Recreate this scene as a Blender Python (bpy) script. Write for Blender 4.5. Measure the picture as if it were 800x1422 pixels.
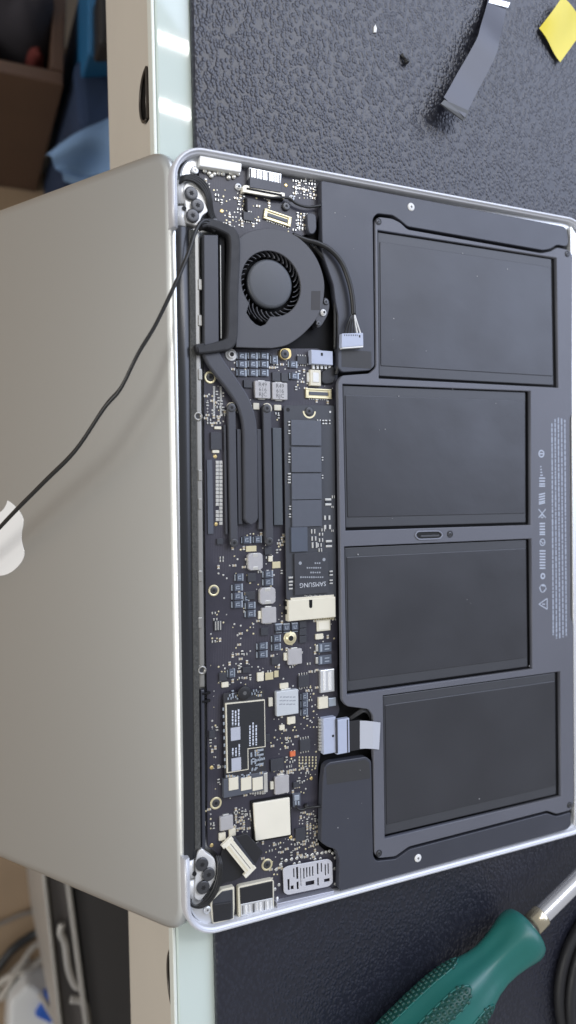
import bpy, bmesh, math, random
from mathutils import Matrix, Vector, Euler

# ------------------------------------------------------------------ scene, camera, light
scene = bpy.context.scene
for o in list(bpy.data.objects):
    bpy.data.objects.remove(o)
col = scene.collection
MM = 0.001
TH = math.radians(2.0)                       # the wedge shaped base leans 2 degrees on the mat
RIM = 12.0                                   # height of the rim above the mat at the hinge (mm)
LAP = Matrix.Translation((0, 0, RIM)) @ Matrix.Rotation(TH, 4, 'Y')          # laptop frame -> world (mm)
CAMR = (Matrix.Rotation(-0.0169660022, 4, 'Z') @ Matrix.Rotation(-0.443905782, 4, 'Y')
        @ Matrix.Rotation(-0.014615736, 4, 'X'))
CAMP = Vector((-93.4987748, 19.9437664, 299.919783))
FPX = 1070.0
CAMM = LAP @ (Matrix.Translation(CAMP) @ CAMR)                               # mm
cd = bpy.data.cameras.new('camera')
cam = bpy.data.objects.new('camera', cd)
col.objects.link(cam)
mw = CAMM.copy()
mw.translation = CAMM.translation * MM
cam.matrix_world = mw
cd.sensor_fit = 'HORIZONTAL'
cd.sensor_width = 36.0
cd.lens = FPX / 800 * 36
cd.clip_start = 0.01
cd.clip_end = 50
cd.dof.use_dof = True
cd.dof.focus_distance = 0.345
cd.dof.aperture_fstop = 12
scene.camera = cam
scene.view_settings.view_transform = 'Standard'
scene.view_settings.look = 'None'
scene.view_settings.exposure = 0.0
scene.view_settings.gamma = 1.0
scene.render.engine = 'CYCLES'

world = bpy.data.worlds.new('World')
scene.world = world
world.use_nodes = True
bg = world.node_tree.nodes['Background']
bg.inputs[0].default_value = (0.95, 0.96, 1.0, 1)
bg.inputs[1].default_value = 0.42


def area(name, loc, target, sx, sy, power, colr, spread=180):
    ld = bpy.data.lights.new(name, 'AREA')
    ld.shape = 'RECTANGLE'
    ld.size, ld.size_y = sx, sy
    ld.energy = power
    ld.color = colr
    ld.spread = math.radians(spread)
    o = bpy.data.objects.new(name, ld)
    col.objects.link(o)
    o.location = loc
    d = Vector(target) - Vector(loc)
    o.rotation_euler = d.to_track_quat('-Z', 'Y').to_euler()
    return o


def tube_lamp(name, c, ang, length, width, power):
    ld = bpy.data.lights.new(name, 'AREA')
    ld.shape = 'RECTANGLE'
    ld.size, ld.size_y = length, width
    ld.energy = power
    ld.color = (1.0, 0.98, 0.95)
    o = bpy.data.objects.new(name, ld)
    col.objects.link(o)
    o.location = c
    o.rotation_euler = (0, 0, ang)
    return o


# twin ceiling tubes (their streaks show in the glass) and the window beyond the top of the picture
tube_lamp('ceiling_tube_lamp', (0.62, 1.40, 2.0), -0.15, 1.5, 0.016, 9)
tube_lamp('ceiling_tube_lamp.001', (0.62, 1.197, 2.0), -0.15, 1.5, 0.016, 9)
area('window_light', (1.75, 1.45, 1.75), (0.1, 0.1, 0), 3.2, 1.9, 78, (0.66, 0.75, 1.0))
area('lid_fill_light', (-2.3, -0.1, 1.0), (-0.05, 0, -0.05), 1.4, 0.9, 3.6, (1.0, 0.975, 0.935), 50)  # added fill behind the camera brightens the lid, kept narrow off the floor


# ------------------------------------------------------------------ photo pixel -> place
def cray(px, py):
    return CAMM.to_3x3() @ Vector(((px - 400) / FPX, -(py - 711) / FPX, -1.0))


def W(px, py, z):                            # world point (mm) on the level z
    c = CAMM.translation
    r = cray(px, py)
    return c + r * ((z - c.z) / r.z)


def WX(px, py, x):                           # world point (mm) on the upright plane x
    c = CAMM.translation
    r = cray(px, py)
    return c + r * ((x - c.x) / r.x)


LAPI = LAP.inverted()


def L(px, py, z=0.0):                        # laptop point (mm) at height z of the laptop's own frame
    c = CAMP
    r = CAMR.to_3x3() @ Vector(((px - 400) / FPX, -(py - 711) / FPX, -1.0))
    p = c + r * ((z - c.z) / r.z)
    return p


def LP(pts, z=0.0):
    return [tuple(L(x, y, z)[:2]) for x, y in pts]


def zmat(x):                                 # height of the mat in the laptop's frame
    return (x * math.sin(TH) - RIM) / math.cos(TH)


# ------------------------------------------------------------------ materials
MATS = {}


def mat(name, c, rough=0.5, metal=0.0, spec=0.5, var=0.0, vscale=200, bump=0.0, bscale=900, coat=0.0,
        trans=0.0, rvar=0.0, c2=None):
    if name in MATS:
        return MATS[name]
    m = bpy.data.materials.new(name)
    m.use_nodes = True
    nt = m.node_tree
    b = nt.nodes['Principled BSDF']
    b.inputs['Base Color'].default_value = (*c, 1)
    b.inputs['Roughness'].default_value = rough
    b.inputs['Metallic'].default_value = metal
    b.inputs['Specular IOR Level'].default_value = spec
    b.inputs['Coat Weight'].default_value = coat
    b.inputs['Coat Roughness'].default_value = 0.08
    b.inputs['Transmission Weight'].default_value = trans
    tc = nt.nodes.new('ShaderNodeTexCoord')
    if var > 0 or rvar > 0:
        n = nt.nodes.new('ShaderNodeTexNoise')
        n.inputs['Scale'].default_value = vscale
        n.inputs['Detail'].default_value = 6
        nt.links.new(tc.outputs['Object'], n.inputs['Vector'])
        if var > 0:
            r = nt.nodes.new('ShaderNodeMix')
            r.data_type = 'RGBA'
            r.inputs[6].default_value = (*[max(0, v * (1 - var)) for v in c], 1)
            r.inputs[7].default_value = (*(c2 if c2 else [min(1, v * (1 + var)) for v in c]), 1)
            nt.links.new(n.outputs['Fac'], r.inputs[0])
            nt.links.new(r.outputs[2], b.inputs['Base Color'])
        if rvar > 0:
            mr = nt.nodes.new('ShaderNodeMapRange')
            mr.inputs[1].default_value = 0.3
            mr.inputs[2].default_value = 0.7
            mr.inputs[3].default_value = max(0, rough - rvar)
            mr.inputs[4].default_value = min(1, rough + rvar)
            nt.links.new(n.outputs['Fac'], mr.inputs[0])
            nt.links.new(mr.outputs[0], b.inputs['Roughness'])
    if bump > 0:
        n2 = nt.nodes.new('ShaderNodeTexNoise')
        n2.inputs['Scale'].default_value = bscale
        n2.inputs['Detail'].default_value = 4
        nt.links.new(tc.outputs['Object'], n2.inputs['Vector'])
        bp = nt.nodes.new('ShaderNodeBump')
        bp.inputs['Strength'].default_value = bump
        bp.inputs['Distance'].default_value = 0.0003
        nt.links.new(n2.outputs['Fac'], bp.inputs['Height'])
        nt.links.new(bp.outputs['Normal'], b.inputs['Normal'])
    MATS[name] = m
    return m


alu = mat('satin_aluminium', (0.66, 0.675, 0.655), 0.36, 0.95, bump=0.05, bscale=5000)
rimm = mat('rim_aluminium', (0.62, 0.63, 0.66), 0.48, 0.35, bump=0.04, bscale=4000)
innm = mat('inner_aluminium', (0.80, 0.81, 0.81), 0.40, 0.8, var=0.06, vscale=120)
steel = mat('bracket_steel', (0.78, 0.77, 0.74), 0.38, 0.25, var=0.08, vscale=200)
solder = mat('bright_solder', (0.66, 0.65, 0.60), 0.30, 0.6, var=0.08, vscale=900)
tin = mat('tin_shield', (0.84, 0.80, 0.67), 0.36, 0.15, var=0.05, vscale=80, rvar=0.05)
gold = mat('gold_plating', (0.80, 0.62, 0.28), 0.3, 0.85)
goldpale = mat('pale_gold_pad', (0.78, 0.70, 0.45), 0.35, 0.6)
cream = mat('cream_plastic', (0.70, 0.66, 0.53), 0.45, var=0.05, vscale=150)
whitep = mat('white_plastic', (0.74, 0.74, 0.72), 0.4)
coolw = mat('pale_blue_plastic', (0.42, 0.46, 0.57), 0.42, var=0.05, vscale=200)
chip = mat('black_chip', (0.040, 0.042, 0.050), 0.42, var=0.15, vscale=500, bump=0.1, bscale=6000)
chipg = mat('slate_chip', (0.082, 0.090, 0.110), 0.40, var=0.08, vscale=300, bump=0.08, bscale=6000)
capb = mat('capacitor_body', (0.085, 0.10, 0.13), 0.4, var=0.2, vscale=600)
capd = mat('capacitor_dark', (0.018, 0.020, 0.026), 0.45)
capt = mat('capacitor_terminal', (0.42, 0.47, 0.53), 0.35, 0.5)
indg = mat('grey_inductor', (0.42, 0.41, 0.41), 0.5, 0.15, var=0.08, vscale=400, bump=0.2, bscale=3000)
indw = mat('pale_inductor', (0.56, 0.59, 0.61), 0.45, 0.2, var=0.05, vscale=300, bump=0.1, bscale=3000)
mark = mat('grey_marking', (0.30, 0.32, 0.35), 0.6)
markd = mat('dark_marking', (0.10, 0.10, 0.10), 0.6)
markl = mat('light_print', (0.60, 0.64, 0.72), 0.6)
rubber = mat('black_rubber', (0.014, 0.014, 0.016), 0.55, bump=0.1, bscale=3000, rvar=0.06, vscale=200)
cablem = mat('cable_sheath', (0.012, 0.012, 0.012), 0.42)
blackf = mat('black_foil', (0.004, 0.004, 0.005), 0.65, spec=0.25)
fanp = mat('fan_plastic', (0.062, 0.063, 0.071), 0.48, var=0.05, vscale=100, bump=0.12, bscale=5000)
hubp = mat('fan_hub_plastic', (0.062, 0.067, 0.076), 0.44, var=0.05, vscale=90, bump=0.12, bscale=5000)
slate = mat('slate_plastic', (0.044, 0.047, 0.060), 0.40, var=0.06, vscale=60, bump=0.10, bscale=5000, rvar=0.04)
tape = mat('speaker_tape', (0.035, 0.035, 0.036), 0.6, var=0.1, vscale=300)
pipe = mat('coated_heat_pipe', (0.060, 0.062, 0.072), 0.42, 0.2, var=0.08, vscale=150, bump=0.06, bscale=4000)
bframe = mat('battery_frame_plastic', (0.112, 0.116, 0.137), 0.46, var=0.06, vscale=30, bump=0.10, bscale=6000, rvar=0.05)
cellm = mat('battery_pouch', (0.034, 0.035, 0.040), 0.35, var=0.12, vscale=30, bump=0.9, bscale=38, rvar=0.07)
cellf = mat('battery_pouch_fold', (0.047, 0.049, 0.055), 0.42, var=0.08, vscale=60)
screwm = mat('black_screw', (0.075, 0.076, 0.08), 0.34, 0.5)
recess = mat('screw_recess', (0.004, 0.004, 0.004), 0.7)
foam = mat('speckled_foam', (0.010, 0.011, 0.010), 0.85, var=0.9, vscale=1500, bump=1.0, bscale=1500, c2=(0.12, 0.12, 0.11))
barrelm = mat('clutch_barrel_plastic', (0.016, 0.017, 0.019), 0.28, spec=0.6)
emblemm = mat('white_emblem', (0.83, 0.83, 0.82), 0.18, coat=0.4)
orange = mat('orange_part', (0.65, 0.16, 0.06), 0.5)
tan = mat('tan_part', (0.42, 0.34, 0.22), 0.5)
labelb = mat('black_label', (0.018, 0.019, 0.022), 0.5, bump=0.05)
gpatch = mat('grey_print_patch', (0.42, 0.44, 0.50), 0.6, var=0.1, vscale=2000)


def board_material():
    m = mat('circuit_board', (0.034, 0.032, 0.044), 0.38, var=0.35, vscale=70)
    nt = m.node_tree
    b = nt.nodes['Principled BSDF']
    tc = nt.nodes.new('ShaderNodeTexCoord')
    br = nt.nodes.new('ShaderNodeTexBrick')
    br.inputs['Scale'].default_value = 400
    br.inputs['Mortar Size'].default_value = 0.012
    br.inputs['Color1'].default_value = (1, 1, 1, 1)
    br.inputs['Color2'].default_value = (0.8, 0.8, 0.8, 1)
    br.inputs['Mortar'].default_value = (0.3, 0.3, 0.3, 1)
    nz = nt.nodes.new('ShaderNodeTexNoise')
    nz.inputs['Scale'].default_value = 500
    ad = nt.nodes.new('ShaderNodeMath')
    bp = nt.nodes.new('ShaderNodeBump')
    bp.inputs['Strength'].default_value = 0.12
    bp.inputs['Distance'].default_value = 0.0002
    nt.links.new(tc.outputs['Object'], br.inputs['Vector'])
    nt.links.new(tc.outputs['Object'], nz.inputs['Vector'])
    nt.links.new(br.outputs['Color'], ad.inputs[0])
    nt.links.new(nz.outputs['Fac'], ad.inputs[1])
    nt.links.new(ad.outputs[0], bp.inputs['Height'])
    nt.links.new(bp.outputs['Normal'], b.inputs['Normal'])
    # faint copper runs under the lacquer
    wv = nt.nodes.new('ShaderNodeTexWave')
    wv.inputs['Scale'].default_value = 420
    wv.inputs['Distortion'].default_value = 0.6
    wv.inputs['Detail Scale'].default_value = 0.3
    nm = nt.nodes.new('ShaderNodeTexNoise')
    nm.inputs['Scale'].default_value = 55
    nm.inputs['Detail'].default_value = 1
    mk = nt.nodes.new('ShaderNodeMapRange')
    mk.inputs[1].default_value = 0.5
    mk.inputs[2].default_value = 0.56
    mk.inputs[4].default_value = 0.75
    pw = nt.nodes.new('ShaderNodeMath')
    pw.operation = 'POWER'
    pw.inputs[1].default_value = 3.0
    ml = nt.nodes.new('ShaderNodeMath')
    ml.operation = 'MULTIPLY'
    mxc = nt.nodes.new('ShaderNodeMix')
    mxc.data_type = 'RGBA'
    mxc.inputs[7].default_value = (0.075, 0.070, 0.085, 1)
    old = b.inputs['Base Color'].links[0].from_socket
    nt.links.new(tc.outputs['Object'], wv.inputs['Vector'])
    nt.links.new(tc.outputs['Object'], nm.inputs['Vector'])
    nt.links.new(nm.outputs['Fac'], mk.inputs[0])
    nt.links.new(wv.outputs['Fac'], pw.inputs[0])
    nt.links.new(pw.outputs[0], ml.inputs[0])
    nt.links.new(mk.outputs[0], ml.inputs[1])
    nt.links.new(ml.outputs[0], mxc.inputs[0])
    nt.links.new(old, mxc.inputs[6])
    nt.links.new(mxc.outputs[2], b.inputs['Base Color'])
    return m


boardm = board_material()


def leather_material():
    m = bpy.data.materials.new('black_leather')
    m.use_nodes = True
    nt = m.node_tree
    b = nt.nodes['Principled BSDF']
    b.inputs['Roughness'].default_value = 0.36
    b.inputs['Specular IOR Level'].default_value = 0.55
    tc = nt.nodes.new('ShaderNodeTexCoord')
    mp = nt.nodes.new('ShaderNodeMapping')
    mp.inputs['Scale'].default_value = (1.15, 0.9, 1)
    nz = nt.nodes.new('ShaderNodeTexNoise')
    nz.inputs['Scale'].default_value = 330
    nz.inputs['Detail'].default_value = 1
    mx = nt.nodes.new('ShaderNodeVectorMath')
    mx.operation = 'MULTIPLY_ADD'
    mx.inputs[1].default_value = (0.0014, 0.0014, 0)
    nt.links.new(tc.outputs['Object'], mp.inputs['Vector'])
    nt.links.new(mp.outputs[0], nz.inputs['Vector'])
    nt.links.new(nz.outputs['Color'], mx.inputs[0])
    nt.links.new(mp.outputs[0], mx.inputs[2])
    vo = nt.nodes.new('ShaderNodeTexVoronoi')
    vo.feature = 'F1'
    vo.inputs['Scale'].default_value = 620
    nt.links.new(mx.outputs[0], vo.inputs['Vector'])
    r1 = nt.nodes.new('ShaderNodeMapRange')
    r1.interpolation_type = 'SMOOTHSTEP'
    r1.inputs[1].default_value = 0.78
    r1.inputs[2].default_value = 0.06
    nt.links.new(vo.outputs['Distance'], r1.inputs[0])
    v2 = nt.nodes.new('ShaderNodeTexVoronoi')
    v2.feature = 'SMOOTH_F1'
    v2.inputs['Scale'].default_value = 1300
    nt.links.new(mx.outputs[0], v2.inputs['Vector'])
    n3 = nt.nodes.new('ShaderNodeTexNoise')
    n3.inputs['Scale'].default_value = 28
    n3.inputs['Detail'].default_value = 2
    nt.links.new(tc.outputs['Object'], n3.inputs['Vector'])
    a1 = nt.nodes.new('ShaderNodeMath')
    a1.operation = 'MULTIPLY_ADD'
    a1.inputs[1].default_value = -0.10
    nt.links.new(v2.outputs['Distance'], a1.inputs[0])
    nt.links.new(r1.outputs[0], a1.inputs[2])
    a2 = nt.nodes.new('ShaderNodeMath')
    a2.operation = 'MULTIPLY_ADD'
    a2.inputs[1].default_value = 1.2
    nt.links.new(n3.outputs['Fac'], a2.inputs[0])
    nt.links.new(a1.outputs[0], a2.inputs[2])
    bp = nt.nodes.new('ShaderNodeBump')
    bp.inputs['Strength'].default_value = 0.6
    bp.inputs['Distance'].default_value = 0.00038
    nt.links.new(a2.outputs[0], bp.inputs['Height'])
    nt.links.new(bp.outputs['Normal'], b.inputs['Normal'])
    cr = nt.nodes.new('ShaderNodeMix')
    cr.data_type = 'RGBA'
    cr.inputs[6].default_value = (0.013, 0.014, 0.022, 1)
    cr.inputs[7].default_value = (0.020, 0.022, 0.034, 1)
    nt.links.new(r1.outputs[0], cr.inputs[0])
    nt.links.new(cr.outputs[2], b.inputs['Base Color'])
    return m


leather = leather_material()


# ------------------------------------------------------------------ mesh helpers (millimetres in, metres out)
def area2(p):
    return sum(p[i][0] * p[(i + 1) % len(p)][1] - p[(i + 1) % len(p)][0] * p[i][1] for i in range(len(p)))


def ccw(p):
    return list(p) if area2(p) > 0 else list(reversed(p))


def inset(p, d):
    n = len(p)
    out = []
    for i in range(n):
        a, b, c = Vector(p[i - 1]), Vector(p[i]), Vector(p[(i + 1) % n])
        e1 = (b - a)
        e2 = (c - b)
        if e1.length < 1e-6 or e2.length < 1e-6:
            out.append(tuple(b))
            continue
        e1.normalize()
        e2.normalize()
        n1 = Vector((-e1.y, e1.x))
        n2 = Vector((-e2.y, e2.x))
        k = n1 + n2
        den = 1 + n1.dot(n2)
        if den < 0.25:
            den = 0.25
        out.append(tuple(b + k * (d / den)))
    return out


def rounded(p, r, n=4):
    p = ccw(p)
    out = []
    m = len(p)
    rr = r if isinstance(r, (list, tuple)) else [r] * m
    for i in range(m):
        a, b, c = Vector(p[i - 1]), Vector(p[i]), Vector(p[(i + 1) % m])
        u, v = (a - b), (c - b)
        q = min(rr[i], u.length * 0.48, v.length * 0.48)
        if q < 0.02:
            out.append(tuple(b))
            continue
        s, e = b + u.normalized() * q, b + v.normalized() * q
        for k in range(n + 1):
            t = k / n
            out.append(tuple(s * (1 - t) ** 2 + b * 2 * t * (1 - t) + e * t * t))
    return out


def rect(cx, cy, w, h, rot=0.0):
    c, s = math.cos(rot), math.sin(rot)
    return [(cx + x * c - y * s, cy + x * s + y * c) for x, y in
            ((-w / 2, -h / 2), (w / 2, -h / 2), (w / 2, h / 2), (-w / 2, h / 2))]


def circ(cx, cy, r, n=20, ry=None):
    ry = ry or r
    return [(cx + r * math.cos(2 * math.pi * k / n), cy + ry * math.sin(2 * math.pi * k / n)) for k in range(n)]


class MB:
    def __init__(s):
        s.v, s.f, s.m, s.s = [], [], [], []

    def face(s, ids, mi=0, sm=False):
        s.f.append(ids)
        s.m.append(mi)
        s.s.append(sm)

    def rings(s, rs, mi=0, sm=False, cap0=True, cap1=True, closed=True):
        base = []
        for r in rs:
            base.append(len(s.v))
            s.v += [tuple(p) for p in r]
        n = len(rs[0])
        for a, b in zip(base, base[1:]):
            for i in range(n if closed else n - 1):
                j = (i + 1) % n
                s.face((a + i, a + j, b + j, b + i), mi, sm)
        if cap0:
            s.face(tuple(reversed(range(base[0], base[0] + n))), mi)
        if cap1:
            s.face(tuple(range(base[-1], base[-1] + n)), mi)
        return s

    def prism(s, pts, z0, z1, bev=0.0, mi=0, sm=False):
        p = ccw(pts)
        rs = [[(x, y, z0) for x, y in p]]
        if bev > 0:
            q1 = inset(p, bev * 0.3)
            q2 = inset(p, bev)
            rs.append([(x, y, z1 - bev) for x, y in p])
            rs.append([(x, y, z1 - bev * 0.3) for x, y in q1])
            rs.append([(x, y, z1) for x, y in q2])
        else:
            rs.append([(x, y, z1) for x, y in p])
        return s.rings(rs, mi, sm)

    def box(s, cx, cy, w, h, z0, z1, bev=0.0, mi=0, rot=0.0):
        return s.prism(rect(cx, cy, w, h, rot), z0, z1, bev, mi)

    def lathe(s, prof, cx=0, cy=0, n=24, mi=0, sm=True, cap0=True, cap1=True):
        rs = [[(cx + r * math.cos(2 * math.pi * k / n), cy + r * math.sin(2 * math.pi * k / n), z) for k in range(n)]
              for r, z in prof]
        return s.rings(rs, mi, sm, cap0, cap1)

    def tube(s, pts, r, n=8, mi=0, flat=1.0):
        P = [Vector(p) for p in pts]
        rs = []
        for i, p in enumerate(P):
            t = (P[min(i + 1, len(P) - 1)] - P[max(i - 1, 0)]).normalized()
            u = t.cross(Vector((0, 0, 1)))
            if u.length < 1e-3:
                u = Vector((1, 0, 0))
            u.normalize()
            w = u.cross(t).normalized()
            rad = r[i] if isinstance(r, (list, tuple)) else r
            rs.append([tuple(p + u * rad * math.cos(2 * math.pi * k / n) + w * rad * flat * math.sin(2 * math.pi * k / n))
                       for k in range(n)])
        # consistent winding towards outside
        return s.rings([list(reversed(q)) for q in rs], mi, True)

    def ribbon(s, path, width, z0, z1, bev=0.3, mi=0):
        """flat bar with rounded upper edges that follows a 2-D centre line"""
        P = [Vector(p) for p in path]
        rs = []
        for i, p in enumerate(P):
            t = (P[min(i + 1, len(P) - 1)] - P[max(i - 1, 0)]).normalized()
            nrm = Vector((-t.y, t.x))
            w = (width[i] if isinstance(width, (list, tuple)) else width) / 2
            e = min(bev, w * 0.6)
            row = []
            for k, z in ((-w, z0), (-w, z1 - e), (-w + e * .3, z1 - e * .3), (-w + e, z1), (w - e, z1), (w - e * .3, z1 - e * .3), (w, z1 - e), (w, z0)):
                q = p - nrm * k
                row.append((q.x, q.y, z))
            rs.append(row)
        return s.rings([list(reversed(r)) for r in rs], mi, False)

    def build(s, name, mats, parent=None, loc=None, rot=None, scale=MM):
        me = s.mesh(name, mats, scale)
        return link(name, me, parent, loc, rot)

    def mesh(s, name, mats, scale=MM):
        me = bpy.data.meshes.new(name)
        me.from_pydata([(x * scale, y * scale, z * scale) for x, y, z in s.v], [], s.f)
        for m in (mats if isinstance(mats, (list, tuple)) else [mats]):
            me.materials.append(m)
        me.polygons.foreach_set('material_index', s.m)
        me.polygons.foreach_set('use_smooth', s.s)
        me.update()
        return me


def link(name, me, parent=None, loc=None, rot=None):
    o = bpy.data.objects.new(name, me)
    col.objects.link(o)
    if parent is not None:
        o.parent = parent
    if loc is not None:
        o.location = [v * MM for v in loc]
    if rot is not None:
        o.rotation_euler = rot
    return o


def empty(name, loc=(0, 0, 0), rot=(0, 0, 0)):
    o = bpy.data.objects.new(name, None)
    o.empty_display_size = 0.02
    col.objects.link(o)
    o.location = [v * MM for v in loc]
    o.rotation_euler = rot
    return o


def tag(o, label, cat, group=None):
    o['label'] = label
    o['category'] = cat
    if group:
        o['group'] = group
    return o


def plate(name, outer, holes, z0, z1, bev, m, parent):
    """flat plate with holes, rounded upper and lower edges (2-D curve made into a mesh)"""
    cu = bpy.data.curves.new(name, 'CURVE')
    cu.dimensions = '2D'
    cu.fill_mode = 'BOTH'
    for pts in [outer] + list(holes):
        sp = cu.splines.new('POLY')
        sp.points.add(len(pts) - 1)
        for i, (x, y) in enumerate(pts):
            sp.points[i].co = (x, y, 0, 1)
        sp.use_cyclic_u = True
    cu.extrude = (z1 - z0) / 2 - bev
    cu.bevel_depth = bev
    cu.bevel_resolution = 1
    cu.offset = -bev
    t = bpy.data.objects.new('tmp', cu)
    col.objects.link(t)
    dg = bpy.context.evaluated_depsgraph_get()
    me = bpy.data.meshes.new_from_object(t.evaluated_get(dg))
    bpy.data.objects.remove(t)
    me.name = name
    me.transform(Matrix.Scale(MM, 4) @ Matrix.Translation((0, 0, (z0 + z1) / 2)))
    me.materials.clear()
    me.materials.append(m)
    return link(name, me, parent)


def lettering(name, body, size, m, parent, loc, rz=0.0, thick=0.02, align='CENTER'):
    cu = bpy.data.curves.new(name, 'FONT')
    cu.body = body
    cu.size = size
    cu.extrude = thick
    cu.align_x = align
    cu.align_y = 'CENTER'
    cu.resolution_u = 2
    cu.space_line = 0.85
    t = bpy.data.objects.new('tmp', cu)
    col.objects.link(t)
    dg = bpy.context.evaluated_depsgraph_get()
    me = bpy.data.meshes.new_from_object(t.evaluated_get(dg))
    bpy.data.objects.remove(t)
    me.transform(Matrix.Scale(MM, 4))
    me.materials.clear()
    me.materials.append(m)
    return link(name, me, parent, loc, (0, 0, rz))


def spline(pts, k=6):
    P = [Vector(p) for p in pts]
    out = []
    for i in range(len(P) - 1):
        p0, p1, p2, p3 = P[max(i - 1, 0)], P[i], P[i + 1], P[min(i + 2, len(P) - 1)]
        for j in range(k):
            t = j / k
            out.append(0.5 * ((2 * p1) + (p2 - p0) * t + (2 * p0 - 5 * p1 + 4 * p2 - p3) * t * t
                              + (3 * p1 - p0 - 3 * p2 + p3) * t ** 3))
    out.append(P[-1])
    return out


rng = random.Random(7)

# ------------------------------------------------------------------ table, mat, floor
GZ = -3.0                                    # top of the glass; the mat's top is level 0
FLOOR = -700.0
g0, g1 = W(215, 0, GZ), W(248, 1421, GZ)
m0, m1 = W(265.6, 0, 0), W(301.5, 1421, 0)
YA, YB = 800.0, -800.0


def edge_x(a, b, y):
    return a.x + (b.x - a.x) * (y - a.y) / (b.y - a.y)


fl = MB()
fl.box(0, 0, 9000, 9000, FLOOR - 20, FLOOR)
floorm = mat('tan_floor', (0.34, 0.24, 0.15), 0.55, var=0.25, vscale=9, bump=0.1, bscale=200)
o = fl.build('floor', floorm)
o['kind'] = 'structure'

table = empty('glass_topped_table', (0, 0, FLOOR))
tag(table, 'cream table with pale green glass top under the leather mat', 'table')
OFF = (0, 0, -FLOOR)
glassm = mat('pale_green_glass', (0.57, 0.65, 0.60), 0.035, spec=0.6, var=0.04, vscale=6)
glassedge = mat('glass_edge', (0.72, 0.76, 0.70), 0.25)
paint = mat('cream_painted_panel', (0.56, 0.52, 0.45), 0.42, var=0.06, vscale=14, bump=0.05, bscale=300)
gl = MB()
ga, gb = edge_x(g0, g1, YA), edge_x(g0, g1, YB)
gl.prism([(ga, YA), (gb, YB), (900, YB), (900, YA)], GZ - 8, GZ, 0.9)
gl.build('glass_top', glassm, table, OFF)
# raised lips that edge the glass: one at the front, one beside the mat
for nm, a, b, w, z1 in (('glass_edge_strip', ga - 1.6, gb - 1.6, 1.5, GZ - 0.6),):
    e = MB()
    e.prism([(a, YA), (b, YB), (b + w, YB), (a + w, YA)], GZ - 7, z1, 0.4)
    e.build(nm, glassedge, table, OFF)
AX = (ga + gb) / 2 - 0.2
abot = (WX(150, 100, AX).z + WX(176, 1350, AX).z) / 2
ap0, ap1 = edge_x(g0, g1, YA) - 0.4, edge_x(g0, g1, YB) - 0.4
# front board with the openings of the finger pulls
pulls = []
for (px, pya, pyb) in ((203.5, 100, 172), (236, 1318, 1400)):
    ta, tb = WX(px, pya, AX), WX(px, pyb, AX)
    pulls.append(((ta.y + tb.y) / 2, abs(ta.y - tb.y) / 2, ta.z))
ztop = GZ - 8.1


def half_moon(cy, hw, zt, grow=0.0):
    pts = []
    for k in range(17):
        a = math.pi * k / 16
        pts.append((cy + (hw + grow) * math.cos(a), zt - (13.0 + grow) * math.sin(a) ** 0.8 if 0 < k < 16 else zt + grow))
    return pts


holes = [half_moon(cy, hw, WX(207 if cy > 0 else 241, 135 if cy > 0 else 1360, AX).z) for cy, hw, _ in pulls]
apr = plate('front_board', [(YB, abot), (YA, abot), (YA, ztop), (YB, ztop)], holes, -8, 8, 0.8, paint, table)
# the plate was drawn in (y, z): stand it up
apr.data.transform(Matrix(((0, 0, 1, 0), (1, 0, 0, 0), (0, 1, 0, 0), (0, 0, 0, 1))))
apr.location = [(AX + 8.6) * MM, 0, -FLOOR * MM]
apr.rotation_euler = (0, 0, -math.atan((ga - gb) / (YA - YB)))
dark = mat('dark_pull_cup', (0.030, 0.026, 0.022), 0.35, 0.3)
cupedge = mat('pull_cup_rim', (0.07, 0.06, 0.05), 0.3, 0.5)
for (cy, hw, zt), h in zip(pulls, holes):
    b = MB()
    q = inset(ccw(h), 0.2)
    b.rings([[(-0.1, y, z) for y, z in q], [(14, y, z) for y, z in inset(q, 1.2)]], 0, False, False, True)
    ex = edge_x(g0, g1, cy) - 0.4
    zc = sum(z for y, z in q) / len(q)
    b2 = MB()
    b.build('finger_pull', dark, table, (ex, 0, -FLOOR))
    r = MB()
    r.tube([(0.2, y, z) for y, z in h] + [(0.2, *h[0])], 0.7, 6)
    r.tube([(5.0, cy + dy, zc + 4 - 0.6 * k) for k, dy in enumerate((-9, -4, 0, 4, 9))], 0.9, 6)
    r.build('finger_pull_rim', cupedge, table, (ex, 0, -FLOOR))
for yy in (620, -620):
    b = MB()
    b.box(60, yy, 60, 60, 0.5, abot - FLOOR + 2, 1)
    b.build('leg', paint, table)

matt = MB()
ma, mb_ = edge_x(m0, m1, YA - 20), edge_x(m0, m1, YB + 20)
ring = rounded([(ma, YA - 20), (mb_, YB + 20), (880, YB + 20), (880, YA - 20)], 6)
matt.prism(ring, GZ + 0.05, 0.0, 1.0)
o = matt.build('leather_mat', leather)
tag(o, 'black grained leather desk mat lying on the glass table top', 'desk mat')

# ------------------------------------------------------------------ the laptop
laptop = empty('laptop', (0, 0, RIM), (0, TH, 0))
tag(laptop, 'opened silver laptop lying upside down without bottom cover, lid hanging off the table', 'laptop')


def part(name, parent=laptop):
    return empty_part(name, parent)


def empty_part(name, parent):
    o = bpy.data.objects.new(name, None)
    o.empty_display_size = 0.01
    col.objects.link(o)
    o.parent = parent
    return o


WY = 162.0
DX = 227.0
RC = 14.0


def arc(cx, cy, r, a0, a1, n=12):
    return [(cx + r * math.cos(a0 + (a1 - a0) * k / n), cy + r * math.sin(a0 + (a1 - a0) * k / n)) for k in range(n + 1)]


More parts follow.
